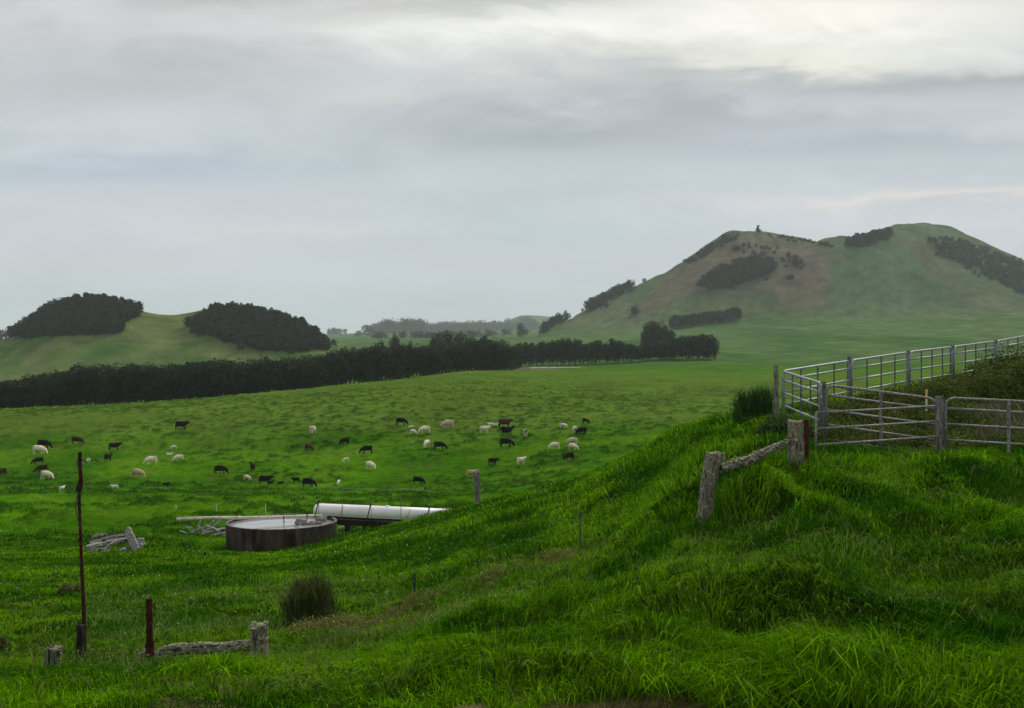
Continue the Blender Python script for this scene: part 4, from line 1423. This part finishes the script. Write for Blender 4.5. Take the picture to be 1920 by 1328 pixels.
tag(o, 'wide pale grey plank leaning upright against the timber heap', 'plank')
DH2 = hit(392, 1006, 40, 70)[1] + 0.3
heap([(336, 996, 352, 1002, .12, .08, .2), (346, 989, 362, 992, .16, .12, .8), (356, 1001, 384, 990, .26, .12, .0), (366, 996, 392, 987, .2, .1, .5), (372, 992, 376, 977, .12, .09, .6),
      (384, 996, 402, 976, .13, .1, .9), (392, 1000, 414, 975, .22, .12, .5), (380, 1000, 400, 990, .22, .1, -.2), (374, 1005, 398, 996, .14, .1, -.4), (396, 1006, 426, 999, .18, .12, -.2),
      (388, 1009, 412, 1002, .16, .1, -.5), (402, 996, 427, 993, .28, .14, .6), (404, 1010, 424, 1006, .16, .1, -.6), (370, 987, 388, 999, .16, .1, .2), (386, 986, 410, 996, .2, .1, .1)],
     DH2, 'grey split timber in the tangled heap beside the round tank', 'timbers of the heap beside the round tank')
Ap = at(634, 991, hit(642, 993, 40, 70)[1])
tag(plank(Ap, Ap + Vector((0.5, 0.1, 0.03)), 0.25, 0.10, 77).build('weathered_plank', M_plank, None, False, Ap), 'short grey board lying alone in the grass under the gangway', 'plank')

# ------------------------------------------------------------------ old posts, log rails, rusty poles
def lichen_tuft(name, spots, size, n, parent, seed=0, mat=None, squash=0.6):
    r = np.random.default_rng(seed)
    L = [(x, y, z, s, s, s * squash) for (x, y, z, s) in spots]
    V, Q = leaf_cloud(r, L, n, size)
    me = quads_np(name, V, Q, [mat or M_lichen])
    return link(name, me, parent)


def old_post(px, py_top, py_base, D, wpx, label, lean=0.0, seed=1, name='old_post', bend=0.0, square=False, cap=True, mat=None, sink=0.35):
    X = (px - CX) / F * D
    zt, zb = (HY - py_top) / F * D, (HY - py_base) / F * D
    h = zt - zb
    R_ = wpx / F * D / 2
    o = empty(name, (X, D, zb))
    rnd = random.Random(seed)
    n = 14
    mb = MB()
    seg = 14
    ph = [rnd.random() * 6 for _ in range(6)]
    for i in range(n):
        t = i / (n - 1)
        z = -sink + (h + sink) * t
        cx = lean * (z / h) + bend * math.sin(math.pi * max(z / h, 0)) 
        for k in range(seg):
            a = 2 * math.pi * k / seg
            q = 1 + 0.07 * math.sin(3 * a + ph[0]) + 0.05 * math.sin(5 * a + ph[1] + t * 2) + rnd.uniform(-.05, .05)
            if square:
                q *= min(1 / max(abs(math.cos(a)), abs(math.sin(a))), 1.28) * 0.93
            q *= 1.0 + 0.10 * math.sin(t * 5 + ph[2]) + 0.16 * (float(vnoise(a * 1.3 + seed, z * 7.0, seed)) - 0.5) * (0.3 + abs(math.sin(a)))
            zz = z + (rnd.uniform(-.075, .03) * (1 if i == n - 1 else 0.2))
            mb.v.append(Vector((cx + math.cos(a) * R_ * q, math.sin(a) * R_ * q, zz)))
    for i in range(n - 1):
        for k in range(seg):
            a, b = i * seg + k, i * seg + (k + 1) % seg
            mb.f.append((a, b, b + seg, a + seg))
    c = len(mb.v)
    mb.v.append(Vector((lean + 0.01, 0, h - 0.03)))
    for k in range(seg):
        mb.f.append(((n - 1) * seg + k, (n - 1) * seg + (k + 1) % seg, c))
    mb.build('post_body', mat or M_lichen_wood, o)
    if cap:
        sp = [(lean + rnd.uniform(-.8, .8) * R_, rnd.uniform(-.8, .5) * R_, h + rnd.uniform(-.06, .0), R_ * 0.30) for _ in range(9)]
        sp += [(lean * .9 + rnd.choice((-1, 1)) * R_ * 0.98, rnd.uniform(-.6, .2) * R_, h * rnd.uniform(.55, .97), R_ * 0.14) for _ in range(8)]
        lichen_tuft('lichen', sp, R_ * 0.10, 900, o, seed)
    tag(o, label, 'post')
    return o


def log_rail(P, rads, label, seed=0):
    A = P[0]
    o = empty('log_rail', A)
    pts = [p - A for p in P]
    # densify
    Q, Rq = [], []
    rnd = random.Random(seed)
    for i in range(len(pts) - 1):
        for k in range(5):
            t = k / 5
            Q.append(pts[i].lerp(pts[i + 1], t) + Vector((0, rnd.uniform(-.01, .01), rnd.uniform(-.012, .012))))
            Rq.append((rads[i] * (1 - t) + rads[i + 1] * t) * rnd.uniform(0.92, 1.08))
    Q.append(pts[-1]); Rq.append(rads[-1])
    MB().tube(Q, Rq, 12, wob=0.09, seed=seed).build('log', M_lichen_log, o)
    sp = [(q.x, q.y - r_ * 0.35, q.z + r_ * 0.85, r_ * rnd.uniform(.2, .42)) for q, r_ in zip(Q, Rq) if rnd.random() < 0.8]
    lichen_tuft('lichen', sp, 0.014, 1300, o, seed)
    tag(o, label, 'log rail')
    return o


M_darkstump = simple_mat('split_stump', (0.014, 0.012, 0.010), (0.26, 0.25, 0.22), scale=40, rough=0.95, bump=1.0, stretch=(1, 1, 0.08), lo=0.42, hi=0.62)
PD = 16.6
old_post(1322, 849, 972, PD, 32, 'pale gnarled post leaning at the low end of the sloping log rail', lean=0.19, seed=3, bend=-0.045)
old_post(1491, 788, 912, 17.2, 27, 'lichen-topped square post at the high end of the sloping log rail', lean=0.0, seed=5, square=True)
o = empty('steel_post', at(1508, 900, 17.8))
MB().box((0, 0, 0.45), (0.155, 0.11, 1.52), None, 0.004, 3).build('post_body', M_brown_post, o)
tag(o, 'rust-brown square post standing against the lichen-topped post', 'post')
log_rail([at(1352, 878, PD), at(1375, 871, PD + .05), at(1405, 863, PD + .2), at(1440, 845, PD + .35), at(1483, 825, PD + .5)], [.10, .10, .095, .08, .06],
         'crooked lichen-covered log rail sloping up to the square post', 4)

old_post(488, 1168, 1248, 12.0, 33, 'squat lichen-crusted post at the end of the low log rail', lean=-0.02, seed=8, square=True)
old_post(272, 1216, 1262, 12.4, 22, 'rotten post stub behind the thick rusty pipe', lean=0.0, seed=9)
old_post(92, 1212, 1272, 11.2, 24, 'short split stump post with wire around it', lean=0.07, seed=10, mat=M_darkstump)
o = [x for x in bpy.data.objects if x.get('label', '').startswith('short split stump')][0]
MB().tube([(0.09 * math.cos(a) + 0.02, 0.1 * math.sin(a), 0.14 + 0.01 * math.sin(a * 2)) for a in [k * 2 * math.pi / 16 for k in range(17)]], 0.005, 5).build('wire_loop', M_galv, o)
log_rail([at(286, 1232, 12.3), at(320, 1219, 12.25), at(360, 1215, 12.2), at(400, 1217, 12.15), at(440, 1211, 12.1), at(475, 1208, 12.05)], [.075, .085, .075, .085, .075, .07],
         'knobbly lichen-covered log lying low between the rusty pipe and squat post', 6)
# thick rusty pipe
o = empty('rusty_pipe', at(282, 1262, 12.0))
H_ = (1262 - 1122) / F * 12.0
MB().tube([(-0.02, 0, H_), (-0.01, 0, H_ * 0.5)], 0.043, 18).tube([(-0.01, 0, H_ * 0.5), (-0.01, 0, H_ * 0.5 - 0.0)], 0.043, 18).build('upper_pipe', M_rust, o, False)
MB().tube([(-0.01, 0, H_ * 0.41), (0.01, 0, -0.5)], 0.058, 18).build('sleeve', M_rust, o, False)
MB().tube([(-0.01, 0, H_ * 0.5), (-0.01, 0, H_ * 0.40)], 0.048, 18).build('coupling', M_rust, o, False)
MB().tube([(0.03, -0.03, H_ * 0.43), (0.10, -0.03, H_ * 0.43), (0.10, -0.03, H_ * 0.475)], 0.009, 6).build('hook', M_rust, o)
tag(o, 'thick rusty pipe post with a hook, at the start of the low log rail', 'post')

o = empty('wire_strand', at(98, 1240, 11.3))
a0 = at(98, 1240, 11.3)
MB().tube([at(98, 1240, 11.3) - a0, at(150, 1234, 11.6) - a0, at(215, 1227, 11.8) - a0, at(276, 1219, 11.95) - a0], 0.0022, 5).build('wire', M_rust, o)
tag(o, 'thin sagging fence wire running from the split stump to the rusty pipe', 'wire')
# tall crooked rusty pole with wire and insulator
PDp = 12.5
path = [(150, 848), (150, 870), (152, 905), (150, 916), (148, 922), (149, 950), (151, 1000), (153, 1060), (156, 1120), (158, 1180), (157, 1252)]
O = at(157, 1252, PDp)
o = empty('rusty_pole', O)
pl = [at(x, y, PDp) - O for x, y in path]
MB().tube(pl + [pl[-1] + Vector((0, 0, -0.4))], [.026, .026, .027, .032, .026, .021, .021, .023, .025, .027, .029, .029], 10, wob=0.08, seed=4).build('pole_shaft', M_rust, o)
MB().tube([at(152, 900, PDp) - O, at(147, 921, PDp) - O], [.022, .036], 7, wob=0.3, seed=8).build('broken_bracket', M_dark_wood, o)
w = [at(x, y, PDp - 0.06) - O for x, y in ((152, 860), (146, 860), (144, 868), (146, 876), (148, 880))]
MB().tube(w, 0.006, 5).build('wire', M_wire, o)
w = [at(x, y, PDp - 0.06) - O for x, y in ((152, 858), (157, 865), (163, 867), (170, 864), (178, 862), (184, 865))]
MB().tube(w, 0.007, 5).build('wire', M_wire, o)
w = [at(x, y, PDp - 0.06) - O for x, y in ((148, 923), (143, 935), (142, 955), (146, 975), (151, 985))]
MB().tube(w, 0.007, 5).build('wire', M_wire, o)
w = [at(x, y, PDp - 0.05) - O for x, y in ((153, 1050), (150, 1062), (154, 1072), (157, 1125), (153, 1135), (156, 1145), (172, 1148), (158, 1155), (143, 1175))]
MB().tube(w, 0.006, 5).build('wire', M_wire, o)
c = at(166, 863, PDp - 0.08) - O
M_porc = simple_mat('white_porcelain', (0.62, 0.66, 0.58), (0.75, 0.78, 0.72), scale=5, rough=0.3)
ringp = [c + Vector((math.cos(a) * 0.019, -0.0, math.sin(a) * 0.019)) for a in [k * 2 * math.pi / 12 for k in range(13)]]
MB().tube(ringp, 0.009, 7, cap=False).build('insulator', M_porc, o, True)
tag(o, 'tall thin crooked rusty pole with hanging wire and a white insulator', 'pole')
O2 = at(151, 1252, 12.42)
o = empty('wooden_stub', O2)
MB().box((0, 0, 0.20), (0.085, 0.07, 0.80), None, 0.008, 9).build('post_body', M_dark_wood, o)
tag(o, 'short dark square stub post strapped to the foot of the tall rusty pole', 'post')

x, d, z = hit(896, 934, 30, 47, False)
old_post(896, 884, 936, d, 12, 'grey leaning post alone on the bank above the white tank', lean=-0.08, seed=21, cap=False, mat=M_greypost)
x, d, z = hit(32, 1117, 15, 40)
old_post(32, 1101, 1118, d, 7, 'tiny pale stump showing in the grass near the picture edge', seed=22, cap=False, mat=M_greypost)

for px, yt, yb, D, lab in ((1088, 958, 1047, 23.0, 'thin studded steel stake on the bank, higher of the two'), (777, 1074, 1158, 19.5, 'thin studded steel stake in dead bracken, lower of the two')):
    x = (px - CX) / F * D
    zb = gz(x, D)
    o = empty('steel_stake', (x, D, zb))
    h = (HY - yt) / F * D - zb
    MB().box((0, 0, h / 2 - 0.15), (0.045, 0.008, h + 0.3), None).box((0, -0.02, h / 2 - 0.15), (0.008, 0.032, h + 0.3), None).build('stake_body', M_steelpost if px > 1000 else M_dark_wood, o)
    mb = MB()
    for k in range(int(h / 0.055)):
        mb.box((0, -0.041, 0.03 + k * 0.055), (0.014, 0.010, 0.02), None)
    mb.build('stud_rib', M_greypost, o)
    tag(o, lab, 'stake', 'thin steel stakes of the old fence line')
for px, yt, yb in ((330, 947, 955), (406, 945, 960), (498, 945, 961), (631, 962, 980), (667, 975, 987), (191, 932, 950), (455, 948, 965)):
    x, d, z = hit(px, yb, 57, 110)
    h = (HY - yt) / F * d - z
    dark = px in (191, 455)
    o = MB().tube([(0, 0, -0.2), (0, 0, h)], 0.03 if not dark else 0.016, 6).build('fence_stake', M_rail if dark else M_stake, None, False, (x, d, z))
    tag(o, 'thin dark stake far down in the pasture beyond the timber heap' if dark else 'thin white stake standing in the valley grass beyond the round tank', 'stake', 'dark valley stakes' if dark else 'white valley stakes')
x, d, z = hit(384, 1046, 25, 60)
tag(MB().tube([(0, 0, -0.1), (0, 0, 0.22)], [0.04, 0.045], 8).build('peg', M_deck, None, False, (x, d, z)), 'small black peg in the grass in front of the round tank', 'peg')

# ------------------------------------------------------------------ the yard: tubular panels, gates and posts
def round_path(P0, P1, h, r, n=5, both=True):
    """upside-down U from the foot of P0 to the foot of P1 with rounded top corners"""
    u = (P1 - P0)
    ln = u.length
    u = u / ln
    up = Vector((0, 0, 1))
    pts = [P0.copy()]
    for k in range(n + 1):
        a = math.pi / 2 * k / n
        pts.append(P0 + up * (h - r + r * math.sin(a)) + u * (r - r * math.cos(a)))
    for k in range(n + 1):
        a = math.pi / 2 * (1 - k / n)
        pts.append(P1 + up * (h - r + r * math.sin(a)) - u * (r - r * math.cos(a)))
    pts.append(P1.copy())
    return pts


def panel(name, cat, P0, P1, h, nrails, nstay, mat, label, rad=0.022, corner=0.14, closed=True, group=None, top=True, staymat=None, rail_top=None, stayw=0.042):
    o = empty(name, P0)
    Z0 = Vector((0, 0, 0))
    d = P1 - P0
    if top:
        MB().tube(round_path(Z0, d, h, corner), rad * 1.15, 8, cap=True).build('frame', mat, o, True)
    else:
        MB().tube([Z0 + Vector((0, 0, 0)), Vector((0, 0, h))], rad, 8).build('end_upright', staymat or mat, o, True)
        MB().tube([d, d + Vector((0, 0, h))], rad, 8).build('end_upright', staymat or mat, o, True)
    n = nrails - (1 if top else 0)
    for k in range(n):
        z = (h - rail_top if rail_top else (h / nrails) * (nrails - 1)) * (1 - k / max(n - 1, 1)) + 0.03 if top else (h - 0.03) * (1 - k / (n - 1)) + 0.015
        MB().tube([Vector((0, 0, z)), d * 0.5 + Vector((0, 0, z - 0.006)), d + Vector((0, 0, z))], rad, 8).build('rail', mat, o, True)
    for k in range(nstay):
        t = (k + 1) / (nstay + 1)
        c = d * t + Vector((0.0, -rad * 1.2, 0))
        MB().box(c + Vector((0, 0, h * 0.5 + 0.0)), (stayw, 0.012, h - 0.03), None).build('stay', staymat or mat, o)
    tag(o, label, cat, group)
    return o


def round_post(px, yt, yb, D, w, label, mat, square=False, group=None):
    x = (px - CX) / F * D
    z0 = (HY - yb) / F * D
    h = (HY - yt) / F * D - z0
    r = w / F * D / 2
    mb = MB()
    if square:
        mb.box((0, 0, h / 2 - 0.2), (r * 2, r * 2, h + 0.4), None, 0.006, int(px))
    else:
        mb.tube([(0, 0, -0.4), (0, 0, h * 0.5), (0, 0, h)], [r, r * 0.98, r * 0.95], 14, wob=0.03, seed=int(px))
    return tag(mb.build('fence_post', mat, None, False, (x, D, z0)), label, 'post', group)


P0 = Vector((7.76, 25.6, 0))
dirv = Vector((0.8, 0.6, 0))
stops = [1465, 1595, 1704, 1787, 1868, 1945, 2015]
tops_ = {1465: 695.5, 1595: 675.5, 1704: 659.5, 1787: 649.5, 1868: 639, 1945: 625, 2015: 612}
locs = []
for s_ in stops:
    k = (s_ - CX) / F
    t = (k * P0.y - P0.x) / (dirv.x - k * dirv.y)
    locs.append(P0 + dirv * t)
ord_ = ['first', 'second', 'third', 'fourth', 'fifth', 'sixth']
for i in range(len(stops) - 1):
    a, b = locs[i].copy(), locs[i + 1].copy()
    ht = 1.36
    a.z = (HY - tops_[stops[i]] - 1) / F * a.y - ht
    b.z = (HY - tops_[stops[i + 1]] - 1) / F * b.y - ht
    u = (b - a).normalized()
    panel('cattle_hurdle', 'fence panel', a + u * 0.07, b - u * 0.07, ht, 5, 3, M_galv,
          '%s galvanised tube panel of the long back fence, counted from its corner' % ord_[i], rad=0.028, corner=0.16, staymat=M_steelpost, group='galvanised panels of the back fence')
for i, (s_, w) in enumerate(((1592, 7), (1703, 7), (1785, 8), (1867, 7), (1944, 7))):
    b = locs[i + 1]
    yt = tops_[stops[i + 1]] - (7 if i == 0 else 1)
    round_post(s_, yt, yt + 100, b.y + 0.10, w, 'grey post between the %s and %s panels of the back fence' % (ord_[i], ord_[i + 1]), M_steelpost)
round_post(1455, 685, 782, 25.75, 9, 'dark corner post where the two tube fences meet', M_greypost)
a, b = Vector((7.83, 25.5, 0)), Vector((7.96, 22.9, 0))
a.z, b.z = (HY - 697) / F * a.y - 1.36, (HY - 718) / F * b.y - 1.36
panel('cattle_hurdle', 'fence panel', a, b, 1.36, 5, 3, M_galv, 'short galvanised panel coming forward from the corner post to the gate', rad=0.029, corner=0.08, staymat=M_steelpost)
round_post(1545, 716, 806, 22.75, 8, 'grey hinge post at the far end of the arched gate', M_steelpost)
a, b = Vector((8.06, 22.7, 0)), Vector((10.38, 21.65, 0))
a.z, b.z = (HY - 722) / F * a.y - 1.42, (HY - 742) / F * b.y - 1.50
panel('tube_gate', 'gate', a, b, 1.42, 5, 1, M_gate, 'arched tube gate closed between the hinge post and tall square post', rad=0.030, corner=0.20, staymat=M_gate, stayw=0.075)
a, b = Vector((6.90, 20.1, 0)), Vector((10.26, 21.3, 0))
a.z, b.z = (HY - 866) / F * a.y, (HY - 848) / F * b.y
panel('tube_gate', 'gate', a, b, 1.13, 4, 0, M_gate, 'low four-bar gate swung forward from the tall square post', rad=0.026, top=False)
round_post(1761, 743, 862, 21.4, 11, 'tall pale square post between the two gates', M_greypost, square=True)
a, b = Vector((10.45, 21.3, 0)), Vector((13.3, 20.7, 0))
a.z, b.z = (HY - 746) / F * a.y - 1.42, (HY - 757.5) / F * b.y - 1.42
a.x, b.x = (1773 - CX) / F * a.y, (2010 - CX) / F * b.y
panel('tube_gate', 'gate', a, b, 1.42, 5, 1, M_gate, 'wide rusty tube gate running out of the picture from the tall square post', rad=0.029, corner=0.20, staymat=M_gate, stayw=0.075)
o = empty('marker_stake', at(1737, 745, 25.0))
MB().box((0, 0, -0.18), (0.05, 0.03, 0.40), None).build('stake_body', M_stake, o)
MB().box((0, 0, 0.12), (0.056, 0.036, 0.21), None).build('painted_top', M_orange, o)
tag(o, 'short orange-topped stake in the weeds inside the yard', 'stake')

# ------------------------------------------------------------------ bushes, weeds and bracken
def bush(name, label, px, py, D, wpx, hpx, mat, n, leaf, seed, stems=40, upright=0.0, group=None, cat='bush', flowers=0, sm=None):
    X = (px - CX) / F * D
    z = gz(X, D)
    W, H = wpx / F * D, hpx / F * D
    r = np.random.default_rng(seed)
    o = empty(name, (X, D, z - 0.05))
    lobes = []
    for i in range(11):
        a, q = r.random() * 6.283, math.sqrt(r.random()) * 0.36
        s = W * r.uniform(0.14, 0.24)
        lobes.append((math.cos(a) * q * W, math.sin(a) * q * W * 0.8, max(s * 0.5, H * r.uniform(0.15, 0.88) * (1 - q * 0.8) - s * 0.2), s, s * 0.9, s * r.uniform(0.6, 0.95)))
    V, Q = leaf_cloud(r, lobes, n, leaf, zmin=-0.05)
    Vs = [V]
    link('foliage', quads_np('foliage', V, Q, [mat]), o)
    # wispy shoots
    P, h, w = [], [], []
    for i in range(stems):
        l = lobes[r.integers(len(lobes))]
        P.append((l[0] + r.normal(0, l[3] * .5), l[1] + r.normal(0, l[3] * .5), l[2]))
    P = np.array(P)
    k = len(P)
    Vb, L, S, T, _ = blades(P, r.uniform(0.25, 0.6, k) * H, np.full(k, 0.012 * D / 18), np.stack([r.uniform(0.1, 0.9, k), r.uniform(0, 6.283, k)], 1), r.uniform(0, 3.14, k), np.zeros((k, 3)))
    link('stems', mesh_np('stems', Vb, L, S, T, [sm or M_drybush]), o)
    if flowers:
        li = r.integers(len(lobes), size=flowers)
        La = np.array(lobes)
        d = r.normal(size=(flowers, 3)); d /= np.linalg.norm(d, axis=1)[:, None]
        C = La[li, :3] + d * La[li, 3:6] * 1.05
        Vf, Qf = leaf_cloud(r, [(c[0], c[1], c[2], .012, .012, .012) for c in C], flowers * 3, 0.012 * D / 20)
        link('blossoms', quads_np('blossoms', Vf, Qf, [M_flower]), o)
    return tag(o, label, cat, group)


bush('bush', 'dark wispy bush on the crest against the corner post', 1425, 800, 26.5, 100, 74, M_bush, 5500, 0.032, 1, stems=900, sm=M_bush)
bush('bush', 'dark bush tucked in front of the corner post', 1395, 802, 27.5, 50, 40, M_bush, 3000, 0.035, 2, stems=240, sm=M_bush)
bush('bush', 'leafy bush with small yellow flowers behind the lichen-topped post', 1470, 832, 23.0, 120, 62, M_bush, 10000, 0.030, 3, stems=260, flowers=130, sm=M_bush)
bush('bush', 'twiggy brown-green bush alone on the bank below the gangway', 583, 1142, 17.5, 108, 100, M_drybush, 2600, 0.018, 4, stems=2000)
bush('bush', 'small twiggy bush in the grass beside the tall rusty pole', 130, 1098, 25.0, 48, 26, M_drybush, 1800, 0.03, 5, stems=160)
bush('bush', 'small dark tuft of rushes behind the timber heap', 198, 1006, 49.0, 30, 14, M_drybush, 600, 0.05, 6, stems=90)
bush('bush', 'dry pale reeds at the picture edge beyond the stump post', 2, 1232, 13.5, 40, 44, M_drybush, 1200, 0.018, 7, stems=260)

r = np.random.default_rng(77)


def weed_field(name, label, n, spots_fn, mat, leaf, per, hgt):
    Vs, Qs, vo = [], [], 0
    for i in range(n):
        X, D, s = spots_fn(i)
        z = gz(X, D)
        lobes = [(X + r.normal(0, s * .4), D + r.normal(0, s * .4), z + hgt * r.uniform(0.1, 0.7) * s, s * .5, s * .5, s * .4 * hgt) for _ in range(3)]
        V, Q = leaf_cloud(r, lobes, per, leaf, zmin=None)
        V[:, 2] = np.maximum(V[:, 2], z - 0.1)
        Vs.append(V); Qs.append(Q + vo); vo += len(V)
    return tag(link(name, quads_np(name, np.concatenate(Vs), np.concatenate(Qs), [mat])), label, 'weeds', kind='stuff')


def yard_spot(i):
    while True:
        px, D = r.uniform(1545, 2000), r.uniform(22.3, 35.5)
        # keep the dirt lane behind the wide gate open
        if px > 1800 and 22.8 < D < 28.5 and r.random() < 0.93:
            continue
        lim = np.interp(px, [1460, 1600, 1704, 1787, 1868, 1960], [25.4, 27.4, 29.4, 31.2, 33.4, 36.0])
        if D < lim:
            return (px - CX) / F * D, D, r.uniform(0.3, 0.75)


weed_field('weeds', 'brown and green weeds filling the ground inside the yard', 620, yard_spot, M_weed, 0.026, 300, 0.75)


def bloom_spot(i):
    X, D, s_ = yard_spot(i)
    return X, D, s_


weed_field('flowers', 'small yellow flowers dotted over the weeds of the yard', 170, bloom_spot, M_flower, 0.012, 7, 1.1)


def bank_spot(i):
    px = r.uniform(1845, 1990)
    D = r.uniform(29, 34.5)
    return (px - CX) / F * D, D, r.uniform(0.6, 1.25) * (0.6 + 0.4 * (px - 1845) / 120)


weed_field('bracken', 'taller dark green and brown bracken at the top of the yard', 70, bank_spot, M_weed, 0.036, 750, 1.0)


def gate_spot(i):
    px = r.uniform(1500, 1990)
    D = r.uniform(21.6, 23.2)
    return (px - CX) / F * D, D, r.uniform(0.15, 0.35)


weed_field('clover', 'low green clover with small flowers under the gates', 200, gate_spot, M_bush, 0.028, 90, 0.8)


def thatch_spot(i):
    while True:
        px = r.uniform(560, 1150)
        fy = np.interp(px, [540, 640, 780, 900, 1090, 1200], [1232, 1205, 1165, 1115, 1050, 1010]) + r.normal(0, 7)
        if r.random() > np.interp(px, [560, 700, 900, 1150], [1, 0.95, 0.6, 0.3]): continue
        x, d, z = hit(px, fy, 10, 30)
        return x, d, r.uniform(0.16, 0.36)


weed_field('bracken', 'tangle of dead brown bracken along the old fence line', 150, thatch_spot, M_bracken, 0.018, 420, 1.0)

# scattered pale clover heads and daisies over the bank
n = 2600
D = np.exp(r.uniform(math.log(11), math.log(60), n))
px = r.uniform(0, 1500, n)
ok = r.random(n) < sstep(0.42, 0.68, fbm((px - CX) / F * D / 3.0, D / 2.5, 141, 2)) * 0.9 + 0.1
D, px = D[ok], px[ok]
X = (px - CX) / F * D
Z = terrain_z(X, D) + 0.16 * sstep(70, 20, D) + 0.04
d = r.normal(size=(len(X), 3)); d[:, 2] = np.abs(d[:, 2]) + 0.6; d[:, 1] -= 0.8
d /= np.linalg.norm(d, axis=1)[:, None]
a = np.cross(d, r.normal(size=(len(X), 3))); a /= np.linalg.norm(a, axis=1)[:, None]
b = np.cross(d, a)
s = (0.0016 * D * r.uniform(0.35, 0.95, len(X)))[:, None] * 0.7
C = np.stack([X, D, Z], 1)
V = np.stack([C - a * s, C - b * s, C + a * s, C + b * s], 1).reshape(-1, 3)
tag(link('flowers', quads_np('flowers', V, np.arange(len(V)).reshape(-1, 4), [M_pale_weed])), 'tiny pale clover heads dotted through the bank grass', 'flowers', kind='stuff')

# ------------------------------------------------------------------ haze
mb = MB()
mb.box((0, 3180, 205), (13200, 6520, 530), None)
m, t, out = new_mat('haze')
pv = t.n('ShaderNodeVolumePrincipled')
pv.inputs['Color'].default_value = (0.86, 0.94, 1.0, 1)
pv.inputs['Density'].default_value = 0.00012
t.l(pv.outputs[0], out.inputs['Volume'])
tag(mb.build('haze', m), kind='stuff')
